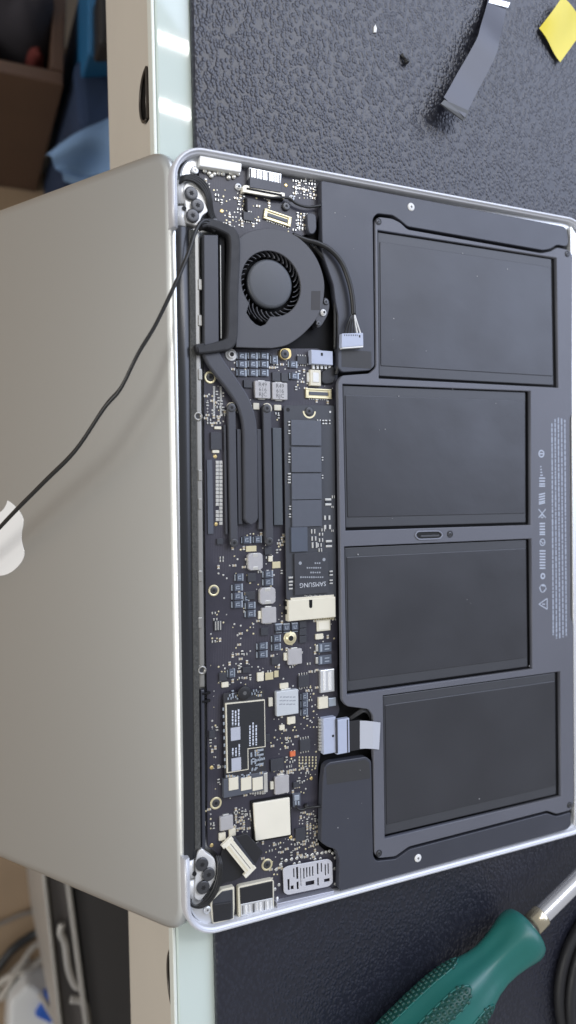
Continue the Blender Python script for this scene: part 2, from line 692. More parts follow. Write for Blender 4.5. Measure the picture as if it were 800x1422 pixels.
yo_t, yo_b = L(244, 316, -1).y, L(259, 1192, -1).y
path = [(0, yo_t), (0, (yo_t + WY - RC) / 2)]
path += arc(RC, WY - RC, RC, math.pi, math.pi / 2)
path += [(60, WY), (120, WY), (180, WY)]
path += arc(DX - RC, WY - RC, RC, math.pi / 2, 0)
path += [(DX, 90), (DX, 0), (DX, -90)]
path += arc(DX - RC, -WY + RC, RC, 0, -math.pi / 2)
path += [(180, -WY), (120, -WY), (60, -WY)]
path += arc(RC, -WY + RC, RC, -math.pi / 2, -math.pi)
path += [(0, (yo_b - WY + RC) / 2), (0, yo_b)]
prof = [(-0.2, 'mat'), (-0.35, 'mid'), (-0.25, -1.3), (0.0, -0.6), (0.25, -0.2), (0.6, 0.0), (1.1, 0.0), (1.3, -0.2),
        (1.35, -0.75), (2.1, -0.8), (2.3, -1.0), (2.4, 'floor')]
base = MB()
rs = []
for i, p in enumerate(path):
    a, c = Vector(path[max(i - 1, 0)]), Vector(path[min(i + 1, len(path) - 1)])
    t = (c - a).normalized()
    nr = Vector((t.y, -t.x))                 # to the inside (the path runs clockwise)
    zm = zmat(p[0])
    row = []
    for d, z in prof:
        zz = {'mat': zm + 0.15, 'mid': max(zm + 0.6, -4.0) if zm < -2 else zm + 0.5, 'floor': min(zm + 1.4, -1.4)}.get(z, z)
        row.append((p[0] + nr.x * d, p[1] + nr.y * d, zz))
    rs.append(row)
base.rings(rs, 0, True, True, True, closed=False)
bc = base.build('base_case', rimm, laptop)
# flip check is not needed for the renderer; sheet inside
fp = ccw(inset(ccw(path), 1.2))
sh = MB()
sh.rings([[(x, y, zmat(x) + 0.3) for x, y in fp], [(x, y, zmat(x) + 1.3) for x, y in fp]])
sh.build('case_floor', innm, bc)
gap_sh = MB()
q = rounded([(24, WY - 5), (24, -WY + 5), (214, -WY + 5), (214, WY - 5)], 5)
gap_sh.rings([[(x, y, zmat(x) + 1.35) for x, y in q], [(x, y, zmat(x) + 1.9) for x, y in q]])
gap_sh.build('gap_shade_sheet', blackf, bc)  # black sheet added so the gaps between parts read as deep shade
b = MB()
b.prism(rounded([(215.0, WY - 3.4), (223.9, WY - 14), (223.9, -WY + 14), (215.0, -WY + 3.4)], 2), -2.9, -1.15, 0.3)
b.build('front_ledge', innm, bc)
for name, pts in (('corner_pocket', [(250, 247), (252, 232), (259, 222), (268, 216), (279, 213), (279, 234), (268, 247)]),
                  ('corner_pocket', [(263, 1240), (290, 1258), (298, 1283), (284, 1284), (272, 1277), (265, 1266), (262, 1252)])):
    b = MB()
    b.prism(rounded(LP(pts, -4.6), 2), -10.5, -4.6, 0.8)
    b.build(name, innm, bc)


def screw_mesh(r, style='black'):
    b = MB()
    if style == 'black':
        b.lathe([(r, -0.9), (r, -0.25), (r * 0.92, 0.0), (r * 0.78, 0.06), (r * 0.5, 0.06)], n=20)
        star = []
        for k in range(12):
            rr = r * (0.42 if k % 2 == 0 else 0.26)
            star.append((rr * math.cos(k * math.pi / 6), rr * math.sin(k * math.pi / 6)))
        b.prism(star, 0.0, 0.075, 0, 1)
    elif style == 'ring':                    # plated hole ring with a dark socket
        b.lathe([(r, -0.5), (r, 0.05), (r * 0.9, 0.1), (r * 0.72, 0.1), (r * 0.68, 0.0)], n=24)
        b.lathe([(r * 0.68, -0.3), (r * 0.68, 0.03), (r * 0.60, 0.16), (r * 0.3, 0.16)], n=20, mi=1)
        b.lathe([(r * 0.28, 0.0), (r * 0.28, 0.18)], n=6, mi=2, sm=False)
    elif style == 'standoff':
        b.lathe([(r, -0.5), (r, 0.1), (r * 0.92, 0.2), (r * 0.7, 0.2), (r * 0.62, 0.3), (r * 0.62, 0.9), (r * 0.4, 0.95)], n=24)
        b.lathe([(r * 0.38, 0.4), (r * 0.38, 0.98)], n=12, mi=2)
    elif style == 'steel':
        b.lathe([(r, -0.9), (r, -0.2), (r * 0.85, 0.05), (r * 0.4, 0.08)], n=20)
        b.lathe([(r * 0.3, 0.0), (r * 0.3, 0.1)], n=6, mi=1, sm=False)
    return b


SCM = {}


def screw(px, py, rpx, z, parent, style='black', name='screw', m0=None):
    p = L(px, py, z)
    r = rpx / 3.1
    key = (round(r, 1), style, m0.name if m0 else '')
    if key not in SCM:
        ms = {'black': [m0 or screwm, recess], 'ring': [m0 or goldpale, screwm, recess],
              'standoff': [m0 or goldpale, steel, recess], 'steel': [m0 or innm, markd]}[style]
        SCM[key] = screw_mesh(round(r, 1), style).mesh(name, ms)
    return link(name, SCM[key], parent, (p.x, p.y, z), (0, 0, rng.uniform(0, 3)))


# --- lid: hangs from the hinge over the edge of the table
LA = 1.05446307
lid = empty_part('lid', laptop)
lid.location = (-1.0 * MM, 0, -6.0 * MM)
# lid frame: u along the lid away from the hinge, v along the hinge, n out of the outer face
LM = Matrix(((-math.cos(LA), 0, -math.sin(LA)), (0, -1, 0), (-math.sin(LA), 0, math.cos(LA))))
lid.rotation_euler = LM.to_euler()
ob = rounded([(-3.3, -WY), (216, -WY), (216, WY), (-3.3, WY)], 13, 8)
b = MB()
lay = [(1.6, -5.0), (0.5, -4.8), (0.0, -4.2), (-0.0, -2.6), (0.1, -1.7), (0.4, -0.95), (0.95, -0.42), (1.9, -0.12), (4.0, 0.0)]
b.rings([[(x, y, z) for x, y in inset(ob, d)] for d, z in lay], 0, True)
b.build('lid_shell', alu, lid)
b = MB()
b.prism(rounded([(12, -148), (206, -148), (206, 148), (12, 148)], 4), -5.25, -5.02, 0.05)
b.build('screen_panel', mat('screen_glass', (0.01, 0.01, 0.012), 0.06), lid)


def bez(s, x0=0.0, y0=0.0):
    """relative cubic segments of an outline"""
    pts = []
    x, y = s[0]
    for seg in s[1]:
        x1, y1, x2, y2, x3, y3 = seg
        for k in range(1, 9):
            t = k / 8
            bx = 3 * (1 - t) ** 2 * t * x1 + 3 * (1 - t) * t * t * x2 + t ** 3 * x3
            by = 3 * (1 - t) ** 2 * t * y1 + 3 * (1 - t) * t * t * y2 + t ** 3 * y3
            pts.append((x + bx, y + by))
        x, y = x + x3, y + y3
    return pts


body = bez(((12.152, 6.896), [(-.948, 0, -2.415, -1.078, -3.96, -1.04), (-2.04, .027, -3.91, 1.183, -4.961, 3.014),
           (-2.117, 3.675, -.546, 9.103, 1.519, 12.09), (1.013, 1.454, 2.208, 3.09, 3.792, 3.039),
           (1.52, -.065, 2.09, -.987, 3.935, -.987), (1.831, 0, 2.35, .987, 3.96, .948),
           (1.637, -.026, 2.676, -1.48, 3.676, -2.948), (1.156, -1.688, 1.636, -3.325, 1.662, -3.415),
           (-.039, -.013, -3.182, -1.221, -3.22, -4.857), (-.026, -3.04, 2.48, -4.494, 2.597, -4.559),
           (-1.429, -2.09, -3.623, -2.324, -4.39, -2.376), (-2, -.156, -3.675, 1.09, -4.61, 1.09)]))
leaf = bez(((15.53, 3.83), [(.843, -1.012, 1.4, -2.427, 1.245, -3.83), (-1.207, .052, -2.662, .805, -3.532, 1.818),
           (-.78, .896, -1.454, 2.338, -1.273, 3.714), (1.338, .104, 2.715, -.688, 3.559, -1.701)]))
# lid plane point of a photo pixel, to seat the emblem where the photograph has it
ln = Vector((-math.sin(LA), 0, math.cos(LA)))
l0 = Vector((-1, 0, -6))


def LIDP(px, py, h=0.0):
    r = CAMR.to_3x3() @ Vector(((px - 400) / FPX, -(py - 711) / FPX, -1.0))
    t = ((l0 + ln * h - CAMP).dot(ln)) / r.dot(ln)
    return CAMP + r * t


dip = LIDP(30, 746)
u_dip = (dip - l0).dot(Vector((-math.cos(LA), 0, -math.sin(LA))))
y_dip = dip.y
ES = 46.0 / 24.0                             # the emblem is about 46 mm tall


def emb(p):
    x, y = p
    # upright emblem: up = away from the hinge (u), right = towards +y of the laptop = -v
    return (u_dip + (23.05 - y) * ES, -(y_dip + (x - 12.45) * ES))


for pts in (body, leaf):
    b = MB()
    b.prism([emb(p) for p in pts], -0.15, 0.12, 0.05)
    b.build('emblem', emblemm, lid)

# --- hinge: clutch barrel, foam strip and rail between the two hinges
hz = -5.0
b = MB()
pa, pb = L(252.5, 314, -4.2), L(263.5, 1194, -4.2)
prof_n = []
for k in range(13):
    a = math.pi * k / 12
    prof_n.append((4.3 * math.cos(a), 3.6 * math.sin(a) - 6.9))
ringsb = []
for t in (0, 0.002, 0.25, 0.5, 0.75, 0.998, 1):
    c = pa.lerp(pb, t)
    sc = 0.9 if t in (0, 1) else 1.0
    ringsb.append([(c.x - 0.0 + x * sc, c.y, z if sc == 1 else z - 0.3) for x, z in prof_n])
b.rings(ringsb, 0, True)
b.build('clutch_barrel', barrelm, laptop)


def strip(name, ptop, pbot, wpx, z0, z1, m, parent=laptop, bev=0.3):
    a, c = L(*ptop, z1), L(*pbot, z1)
    b = MB()
    b.prism([(a.x - wpx / 5.9, a.y), (a.x + wpx / 5.9, a.y), (c.x + wpx / 5.9, c.y), (c.x - wpx / 5.9, c.y)], z0, z1, bev)
    return b.build(name, m, parent)


strip('foam_strip', (266.5, 318), (275, 1180), 7.5, -9, -3.6, foam)
rail = strip('rear_rail', (273, 320), (280.5, 955), 8, -9, -4.2, mat('rail_metal', (0.36, 0.35, 0.32), 0.42, 0.85, var=0.2, vscale=60), laptop, 0.7)
strip('rear_rail', (281.5, 958), (283, 1180), 5, -9, -4.8, slate, laptop, 0.5)
for px, py in ((275.5, 578), (281, 931)):
    p = L(px, py, -3.5)
    b = MB()
    b.lathe([(2.0, -6), (2.0, -0.4), (1.7, 0), (1.15, 0), (1.1, -0.8)], n=20)
    b.lathe([(1.15, -0.9), (0.9, -0.6)], n=16, mi=1)
    b.box(-2.4, 0, 3.4, 4.0, -6, -0.7, 0.2)
    b.build('rail_boss', [MATS['rail_metal'], screwm], rail, (p.x, p.y, -3.5))
for py in (395, 445, 520, 660, 700, 800, 865):
    p = L(278, py, -4.0)
    b = MB()
    b.prism(rounded(rect(0, 0, 1.8, 4.6), 0.5), -2, 0.2, 0.3)
    b.build('rail_clip', MATS['rail_metal'], rail, (p.x, p.y, -4.0))
for py in (963, 974):
    p = L(287, py, -4.5)
    b = MB()
    b.box(0, 0, 3.6, 0.9, -3, 0, 0.2)
    b.build('rail_hook', blackf, rail, (p.x, p.y, -4.5))


def hinge(pts, screws, barrel, notch):
    h = empty_part('hinge', laptop)
    b = MB()
    b.prism(rounded(LP(pts, -3.6), 1.2), -8, -3.6, 0.35)
    b.build('bracket', steel, h)
    for px, py in screws:
        screw(px, py, 8.6, -2.4, h)
    a, c = L(*barrel[0], -4), L(*barrel[1], -4)
    b = MB()
    n = 8
    for k in range(2):
        q0, q1 = a.lerp(c, 0.0 if k == 0 else 0.53), a.lerp(c, 0.47 if k == 0 else 1.0)
        rr = [[(q.x + 2.0 * math.cos(math.pi * j / 8), q.y, -6 + 2.2 * math.sin(math.pi * j / 8)) for j in range(9)]
              for q in (q0, q1)]
        b.rings(rr, 0, True)
    b.build('hinge_barrel', steel, h)
    p = L(*notch, -3.5)
    b = MB()
    b.lathe([(0.9, -1), (0.9, 0)], n=12)
    b.build('notch', recess, h, (p.x, p.y, -3.5))
    return h


hinge([(254, 262), (258, 254), (268, 253), (284, 268), (290, 282), (289, 294), (281, 299), (275, 314), (258, 309), (258, 288)],
      [(266, 268), (274.7, 285), (268, 299)], [(253, 250), (254, 318)], (256, 289))
hinge([(273, 1190), (275, 1183), (281, 1178), (286, 1184), (298, 1192), (301, 1207), (299, 1221), (289, 1238), (278, 1252), (270, 1248)],
      [(281, 1201), (290, 1215), (282.7, 1233)], [(265, 1195), (266.5, 1248)], (270.5, 1214))
for px, py in ((271, 236), (288.5, 1264)):
    screw(px, py, 5, -3.4, laptop, 'steel', 'corner_boss')


def cable(name, pts, r, m, parent=laptop, n=8, flat=1.0, k=6):
    """pts: (px, py, z) in the laptop frame"""
    b = MB()
    P = [L(x, y, z) for x, y, z in pts]
    b.tube(spline(P, k), r, n, 0, flat)
    return b.build(name, m, parent)


# hinge cable looms
for dx, dy in ((0, 0), (2.2, -1.6), (4.0, -3.4), (-1.8, 2.0)):
    cable('hinge_cable', [(249 + dx * .3, 257, -6), (252, 250 + dy, -3), (262 + dx, 247 + dy, -2.4), (275 + dx, 252 + dy, -2.3),
                          (284 + dx, 262 + dy, -2.4), (289 + dx, 276, -2.8), (291 + dx, 292, -4), (296 + dx, 306, -5)], 0.62, cablem)
for dx, dy in ((0, 0), (2.5, 2.0), (4.6, 3.8)):
    cable('hinge_cable', [(263 + dx * .4, 1245, -5), (266, 1255 + dy * .5, -3), (274 + dx, 1258 + dy * .5, -2.3), (287 + dx, 1248 + dy, -2.2),
                          (297 + dx, 1233 + dy, -2.2), (302 + dx, 1216, -2.4), (303 + dx, 1200, -3), (300 + dx, 1188, -5)], 0.6, cablem)

# loose black lead that runs from the hinge over the lid
lead = [L(300, 320, -2.5), L(290, 309, -1.2), L(281, 309, -0.2), L(272, 322, 0.8), L(261, 355, 2.2), L(243, 397, 2.5)]
for px, py, h in ((216.5, 452, 9), (193, 491, 13), (169, 538.6, 15), (146, 566, 17), (106, 625, 18), (63, 668.5, 18), (23.6, 708, 17), (0, 733, 16),
                  (-40, 775, 14), (-90, 815, 12)):
    lead.append(LIDP(px, py, h))
last = lead[-1]
lead += [last + Vector((-12, -25, -70)), last + Vector((-18, -40, -220)), last + Vector((-10, -60, -420))]
b = MB()
sp = spline(lead, 6)
b.tube([p + Vector((0, 0.5, 0.1)) for p in sp], 0.78, 8)
b.tube([p - Vector((0.5, 0.5, 0.1)) for p in sp], 0.78, 8)
b.build('loose_lead', cablem, laptop)

# ------------------------------------------------------------------ boards
ZB = -6.0                                    # surface of the logic board
board = MB()
bp = LP([(283, 500), (300, 487), (330, 484), (442, 484), (469, 497), (469, 975), (472, 985), (468, 996), (446, 1000), (445, 1050),
         (442, 1062), (441, 1172), (452, 1182), (468, 1190), (471, 1236), (466, 1241), (385, 1259), (382, 1272), (300, 1285), (291, 1272), (293, 1250), (306, 1228),
         (309, 1200), (300, 1184), (288, 1176), (288, 990), (286, 900)], ZB)
board.prism(rounded(bp, 1.0, 3), ZB - 1.0, ZB, 0.1)
board = board.build('logic_board', boardm, laptop)
ZI = -5.0
io = MB()
ip = LP([(277, 226), (300, 230), (345, 235), (441, 254), (442, 300), (437, 322), (405, 332), (330, 332), (300, 322), (291, 310), (292, 276), (284, 262), (276, 255)], ZI)
io.prism(rounded(ip, 1.0, 3), ZI - 1.0, ZI, 0.1)
iob = io.build('port_board', boardm, laptop)

CM = {}


def unit(w, h):                              # pixel size -> millimetres near the board
    return w / 2.95, h / 3.22


def comp(kind, px, py, w, h, parent=board, zb=ZB, rot=0.0, tall=None):
    """one board component at photo pixel (px, py), w x h pixels"""
    W_, H_ = unit(w, h)
    W_, H_ = round(W_ * 5) / 5, round(H_ * 5) / 5
    key = (kind, W_, H_, tall)
    top = {'capacitor': 0.9, 'chip': 0.9, 'slate_chip': 0.7, 'inductor': 1.9, 'pale_inductor': 1.9, 'octagon_inductor': 1.9,
           'tantalum_capacitor': 1.2, 'crystal': 0.8, 'terminal': 0.7, 'white_part': 0.8, 'gold_pad': 0.15, 'legged_chip': 1.0}[kind]
    if tall:
        top = tall
    if key not in CM:
        b = MB()
        ms = [chip]
        nm = kind
        if kind == 'capacitor':              # dark shell, pale terminal faces, black end band
            ms = [capb, capt, capd]
            b.box(0.05 * W_, 0, 0.62 * W_, H_ * .92, 0, top, 0.12, 0)
            b.box(-W_ * .36, 0, W_ * .2, H_, 0, top * 0.98, 0.1, 2)
            b.box(-W_ * .48, 0, W_ * .09, H_ * .8, 0, top * 0.8, 0.05, 1)
            b.box(W_ * .43, 0, W_ * .14, H_ * .9, 0, top * 0.9, 0.1, 1)
            b.box(W_ * .02, H_ * .17, W_ * .34, H_ * .10, 0, top + 0.02, 0, 1)
            b.box(W_ * .10, -H_ * .15, W_ * .24, H_ * .10, 0, top + 0.02, 0, 1)
            b.box(-W_ * .12, -H_ * .02, W_ * .07, H_ * .4, 0, top + 0.02, 0, 1)
        elif kind == 'chip':
            b.box(0, 0, W_, H_, 0, top, 0.08)
        elif kind == 'slate_chip':
            ms = [chipg]
            b.box(0, 0, W_, H_, 0, top, 0.06)
        elif kind == 'legged_chip':
            ms = [chip, solder]
            b.box(0, 0, W_, H_ * .8, 0.1, top, 0.1)
            n = max(3, int(W_ / 1.1))
            for k in range(n):
                x = -W_ / 2 + W_ * (k + .5) / n
                for s in (-1, 1):
                    b.box(x, s * H_ * .45, 0.4, H_ * .18, 0, 0.35, 0.05, 1)
        elif kind in ('inductor', 'pale_inductor'):
            ms = [indg if kind == 'inductor' else indw, solder]
            b.prism(rounded(rect(0, 0, W_, H_), 0.5), 0.1, top, 0.22, 0)
            b.box(0, H_ * .5, W_ * .45, 0.9, 0, 0.6, 0.1, 1)
            b.box(0, -H_ * .5, W_ * .45, 0.9, 0, 0.6, 0.1, 1)
        elif kind == 'octagon_inductor':
            ms = [indg, solder]
            b.prism(rounded([(-.5 * W_, -.37 * H_), (-.34 * W_, -.5 * H_), (.34 * W_, -.5 * H_), (.5 * W_, -.37 * H_),
                             (.5 * W_, .37 * H_), (.34 * W_, .5 * H_), (-.34 * W_, .5 * H_), (-.5 * W_, .37 * H_)], 0.12, 1), 0.1, top, 0.3)
            for s in (-1, 1):
                b.box(0, s * H_ * .38, W_ * .34, H_ * .2, 0.2, top + 0.05, 0.1, 1)
                b.box(s * W_ * .46, 0, W_ * .12, H_ * .4, 0.1, top * .8, 0.1, 1)
        elif kind == 'tantalum_capacitor':
            ms = [capb, solder, capt]
            b.box(W_ * .08, 0, W_ * .84, H_, 0, top, 0.15, 0)
            b.box(-W_ * .42, 0, W_ * .14, H_ * .7, 0, top * .7, 0.1, 1)
            b.box(-W_ * .18, 0, W_ * .12, H_ * .8, 0, top + .02, 0, 2)
            for k in (-1, 1):
                b.box(W_ * .2, k * H_ * .18, W_ * .3, H_ * .12, 0, top + .02, 0, 2)
        elif kind == 'crystal':
            ms = [cream, tin]
            b.box(0, 0, W_, H_, 0, top * .7, 0.1, 0)
            b.prism(rounded(rect(0, 0, W_ * .76, H_ * .74), 0.4), 0, top, 0.12, 1)
        elif kind == 'terminal':             # small two-ended part
            ms = [solder, tan]
            b.box(0, 0, W_ * .5, H_, 0, top * .9, 0.06, 1)
            for s in (-1, 1):
                b.box(s * W_ * .36, 0, W_ * .3, H_, 0, top, 0.08, 0)
        elif kind == 'white_part':
            ms = [cream]
            b.prism(rounded(rect(0, 0, W_, H_), 0.3), 0, top, 0.12)
        elif kind == 'gold_pad':
            ms = [goldpale]
            b.box(0, 0, W_, H_, 0, top, 0.03)
        CM[key] = b.mesh(kind, ms)
    p = L(px, py, zb + top)
    return link(kind, CM[key], parent, (p.x, p.y, zb), (0, 0, rot))


# capacitors in the bank under the fan and along the board
for y in (494, 505.5, 517.5):
    for x in (336, 351.5, 366.5):
        comp('capacitor', x, y, 13, 10.5)
for x, y, w, h in ((381, 499.5, 10, 13), (407, 506, 13, 10), (409, 522, 13, 10.5), (342.5, 750, 13, 10), (358, 749.5, 12, 10), (372.5, 797.5, 14, 10), (372.5, 808.5, 14, 10),
                   (332.5, 802, 11, 11), (330, 816, 15, 10), (330, 828, 15, 10), (330, 839.5, 15, 10), (348, 841, 14, 10),
                   (348, 852.5, 14, 10), (384, 887, 13, 10.5), (384, 899, 13, 10.5), (364.5, 897.5, 15, 10.5), (364.5, 909, 15, 10.5),
                   (342, 1201 - 370, 7, 9), (423, 967.5, 10, 11), (423, 978, 10, 11), (423, 989, 10, 11), (321.5, 935, 10, 13)):
    comp('capacitor', x, y, w, h)
for x, y in ((387.5, 872.5), (398.5, 872), (410, 871)):
    comp('capacitor', x, y, 12, 11, rot=math.pi / 2)
for x, y, w, h in ((384, 523, 11, 12.5), (395.5, 524, 9.5, 12.5), (344.5, 533, 11, 10), (300.5, 612.5, 14, 23), (373, 765, 10, 10), (350, 802, 11.5, 11.5),
                   (306, 752, 8, 8), (348, 827, 13, 11), (368, 877, 10.5, 10.5), (421, 867, 10, 9.5), (421, 877.5, 10, 9.5), (421, 888, 10, 9.5),
                   (382.5, 917.5, 10, 11), (310, 940, 10, 11), (342.5, 930.5, 10, 8), (295, 1020, 8, 10), (385, 1062, 18, 17),
                   (417.5, 1159, 14, 19), (372, 1025, 6, 11), (412, 1090, 9, 8)):
    comp('chip', x, y, w, h)
for x, y, w, h in ((420, 500, 14, 15), (422, 946, 15, 21), (424, 1035, 15, 21), (345, 300, 13, 15)):
    if y < 400:
        comp('legged_chip', x, y, w, h, iob, ZI)
    else:
        comp('legged_chip', x, y, w, h)
i1 = comp('inductor', 365, 541, 21, 24)
i2 = comp('inductor', 389, 543, 21, 24)
for px, py in ((365, 541), (389, 543)):
    p = L(px, py, ZB + 1.95)
    lettering('inductor_marking', 'R49\n616\nRJC', 2.5, markd, board, (p.x, p.y, ZB + 1.91))
comp('octagon_inductor', 355, 780, 20, 24)
comp('octagon_inductor', 372, 827.5, 22, 23)
for x, y, w, h in ((374, 854.5, 20, 22), (410, 912, 20, 22), (392, 1090, 20, 25), (315, 1143, 17, 19)):
    comp('inductor', x, y, w, h, tall=1.5)
for x, y in ((361.5, 854), (397, 912), (378, 1091)):
    comp('white_part', x, y, 4.5, 11)
comp('pale_inductor', 399.5, 976, 31, 35, tall=2.2)
comp('white_part', 395, 952.5, 12, 8)
for k in range(3):
    for j in range(5):
        p = L(390 + j * 4.6, 968 + k * 5, ZB + 2.2)
        b = MB()
        b.box(0, 0, 1.0 + 0.3 * ((j * 7 + k) % 3), 0.5, 0, 0.03)
        b.build('inductor_print', mark, board, (p.x, p.y, ZB + 2.19))
comp('tantalum_capacitor', 450, 899.5, 23, 13)
comp('tantalum_capacitor', 450, 916.5, 23, 13)
comp('crystal', 450, 868.5, 20, 16)
for x, y, w, h in ((444, 884, 11, 8), (362, 940, 9, 12), (405, 1000.5, 11, 10), (356, 564, 8, 9), (386, 566, 10, 8), (376, 776, 6, 8),
                   (376, 975, 6, 12), (309, 1162, 9, 10), (323, 1156, 9, 10), (313, 951, 9, 7), (303, 594, 9, 4), (300, 627, 9, 4)):
    comp('white_part', x, y, w, h)
for x, y, w, h in ((384, 784.5, 11, 9), (374, 939, 11, 10), (384, 936, 6, 9), (349, 762, 14, 8)):
    comp('gold_pad', x, y, w, h, tall=0.4)
comp('white_part', 392, 1010.5, 7, 7)
b = comp('chip', 407, 1047, 7, 7)
b.data = b.data.copy()
b.data.materials[0] = orange
b.name = 'orange_capacitor'
comp('slate_chip', 292, 690, 7, 100, tall=0.6)

# small connector with stripes
p = L(303, 869, ZB + 0.8)
b = MB()
b.box(0, 0, 3.4, 4.2, 0, 0.7, 0.1, 0)
for s in (-1, 0, 1):
    b.box(s * 1.1, 0, 0.45, 3.6, 0, 0.85, 0.05, 1)
b.build('small_socket', [chip, solder], board, (p.x, p.y, ZB))


def px_box(b, x0, y0, x1, y1, z0, z1, bev=0.15, mi=0, ref=None):
    """box between two photo corners measured at its top; ref = origin"""
    a, c = L(x0, y0, z1), L(x1, y1, z1)
    o = ref or (0, 0)
    b.box((a.x + c.x) / 2 - o[0], (a.y + c.y) / 2 - o[1], abs(c.x - a.x), abs(a.y - c.y), z0, z1, bev, mi)


# sockets on the right edge of the board
b = MB()
px_box(b, 432.5, 485.5, 462.5, 507, ZB, -2.8, 0.25, 0)
for k in range(5):
    px_box(b, 434 + k * 5.6, 506, 437.5 + k * 5.6, 512.5, ZB, -5.0, 0.1, 1)
p = L(447, 492, -2.8)
b.box(p.x, p.y, 1.0, 1.3, -3, -2.75, 0, 2)
b.build('fan_socket', [coolw, solder, recess], board)
b = MB()
px_box(b, 431, 513, 446, 536, ZB, -4.2, 0.25, 0)
px_box(b, 434.5, 517, 443, 531, ZB, -3.9, 0.2, 1)
px_box(b, 427, 517, 430, 530, ZB, -5.2, 0.1, 1)
b.build('white_socket', [cream, whitep], board)
b = MB()
b.prism(rounded(LP([(447, 516), (455, 512), (464, 508), (468, 520), (464, 532), (452, 534), (446, 530)], -4.6), 1.2), ZB, -4.6, 0.5)
b.build('black_lead_end', rubber, board)


def frame_socket(name, cx, cy, w, h, parent, zb, rot=0.0):
    p = L(cx, cy, zb + 1.0)
    w, h = unit(w, h)
    b = MB()
    b.box(0, 0, w, h, 0, 0.45, 0.1, 0)
    t = 0.7
    for s in (-1, 1):
        b.box(0, s * (h / 2 - t / 2), w, t, 0.1, 1.0, 0.15, 0)
        b.box(s * (w / 2 - t), 0, t * 2, h - 2 * t - 0.1, 0.1, 0.95, 0.15, 0)
    b.box(0, 0, w * .74, h * .34, 0.2, 0.9, 0.1, 1)
    for k in range(9):
        b.box((-.34 + .085 * k) * w, -h / 2 - .25, 0.35, 0.6, 0, 0.3, 0, 2)
    return b.build(name, [goldpale, chipg, solder], parent, (p.x, p.y, zb), (0, 0, rot))


frame_socket('ribbon_socket', 443, 546.5, 38, 14, board, ZB)
frame_socket('ribbon_socket', 386, 302, 38, 14, iob, ZI, -0.16)

# silver sockets further down
b = MB()
px_box(b, 445, 931, 465, 960, ZB, -4.4, 0.3, 0)
px_box(b, 449, 932, 453, 959, ZB, -4.2, 0.2, 1)
px_box(b, 456, 933, 461, 958, ZB, -4.25, 0.2, 1)
b.build('silver_socket', [innm, whitep], board)
b = MB()
px_box(b, 443, 969, 456, 983, ZB, -4.6, 0.2, 0)
px_box(b, 456.5, 970, 467, 980, ZB, -5.0, 0.2, 1)
b.build('lamp_socket', [cream, capt], board)

# battery socket, plug, black tail and white tab
b = MB()
px_box(b, 449, 998, 467, 1045, ZB, -3.0, 0.25, 0)
for k in range(10):
    px_box(b, 443.5, 999 + k * 4.5, 449.5, 1001.4 + k * 4.5, ZB, -4.8, 0.05, 1)
p = L(462.5, 1022, -3.0)
b.lathe([(0.6, -3.2), (0.6, -2.96)], p.x, p.y, 12, 2)
b.build('battery_socket', [coolw, solder, recess], board)

# plated holes, stand-offs and screws of the boards
for x, y, r, st, mt in ((292, 524, 8, 'ring', None), (297, 820, 7.5, 'ring', None), (300, 1115.5, 8, 'ring', None), (371, 1201, 8, 'ring', None),
                        (403, 886, 9.5, 'standoff', None), (321, 492.5, 8, 'standoff', whitep), (322, 566, 7, 'ring', cream), (371, 567, 7, 'ring', cream)):
    screw(x, y, r, ZB + 0.3, board, st, 'plated_hole', mt)
b = MB()
b.prism(rounded(LP([(389, 484), (404, 483), (405, 497), (396, 500), (389, 496)], -4.5), 2), ZB, -4.5, 0.1)
b.build('gold_tab', gold, board)
screw(396, 491.5, 6.5, -4.2, board)
for x, y, r in ((398, 286, 5.5), (299, 308, 5)):
    screw(x, y, r, ZI + 1.1, iob)
for x, y, r in ((331, 259.5, 4.5), (283, 258, 4), (405, 275, 4)):
    screw(x, y, r, ZI + 0.4, iob, 'standoff', 'plated_hole', innm)

# small soldered parts, too small to pick apart
sp_ = MB()


def pad(b, px, py, w, h, z, mi=0, body=None):
    p = L(px, py, z + 0.35)
    W_, H_ = unit(w, h)
    if body is None:
        b.box(p.x, p.y, W_, H_, z, z + 0.3, 0.06, mi)
    else:
        if W_ > H_:
            for s in (-1, 1):
                b.box(p.x + s * W_ * .36, p.y, W_ * .3, H_, z, z + 0.4, 0.05, mi)
            b.box(p.x, p.y, W_ * .5, H_ * .92, z, z + 0.38, 0.04, body)
        else:
            for s in (-1, 1):
                b.box(p.x, p.y + s * H_ * .36, W_, H_ * .3, z, z + 0.4, 0.05, mi)
            b.box(p.x, p.y, W_ * .92, H_ * .5, z, z + 0.38, 0.04, body)


def cluster(b, x0, y0, x1, y1, n, z=ZB, big=0.4):
    used = []
    for _ in range(n * 6):
        if len(used) >= n:
            break
        x = round(rng.uniform(x0, x1) / 2.2) * 2.2
        y = round(rng.uniform(y0, y1) / 2.2) * 2.2
        if any(abs(x - u) < 4.2 and abs(y - v) < 4.2 for u, v in used):
            continue
        used.append((x, y))
        k = rng.random()
        if k < big:
            if rng.random() < .5:
                pad(b, x, y, 5.2, 3.0, z, 0, rng.choice((1, 2, 1)))
            else:
                pad(b, x, y, 3.0, 5.2, z, 0, rng.choice((1, 2, 1)))
        else:
            p = L(x, y, z)
            r = rng.choice((0.28, 0.36, 0.45))
            b.lathe([(r, z - .1), (r, z + .05), (r * .6, z + .14)], p.x, p.y, 8, rng.choice((0, 0, 3)))


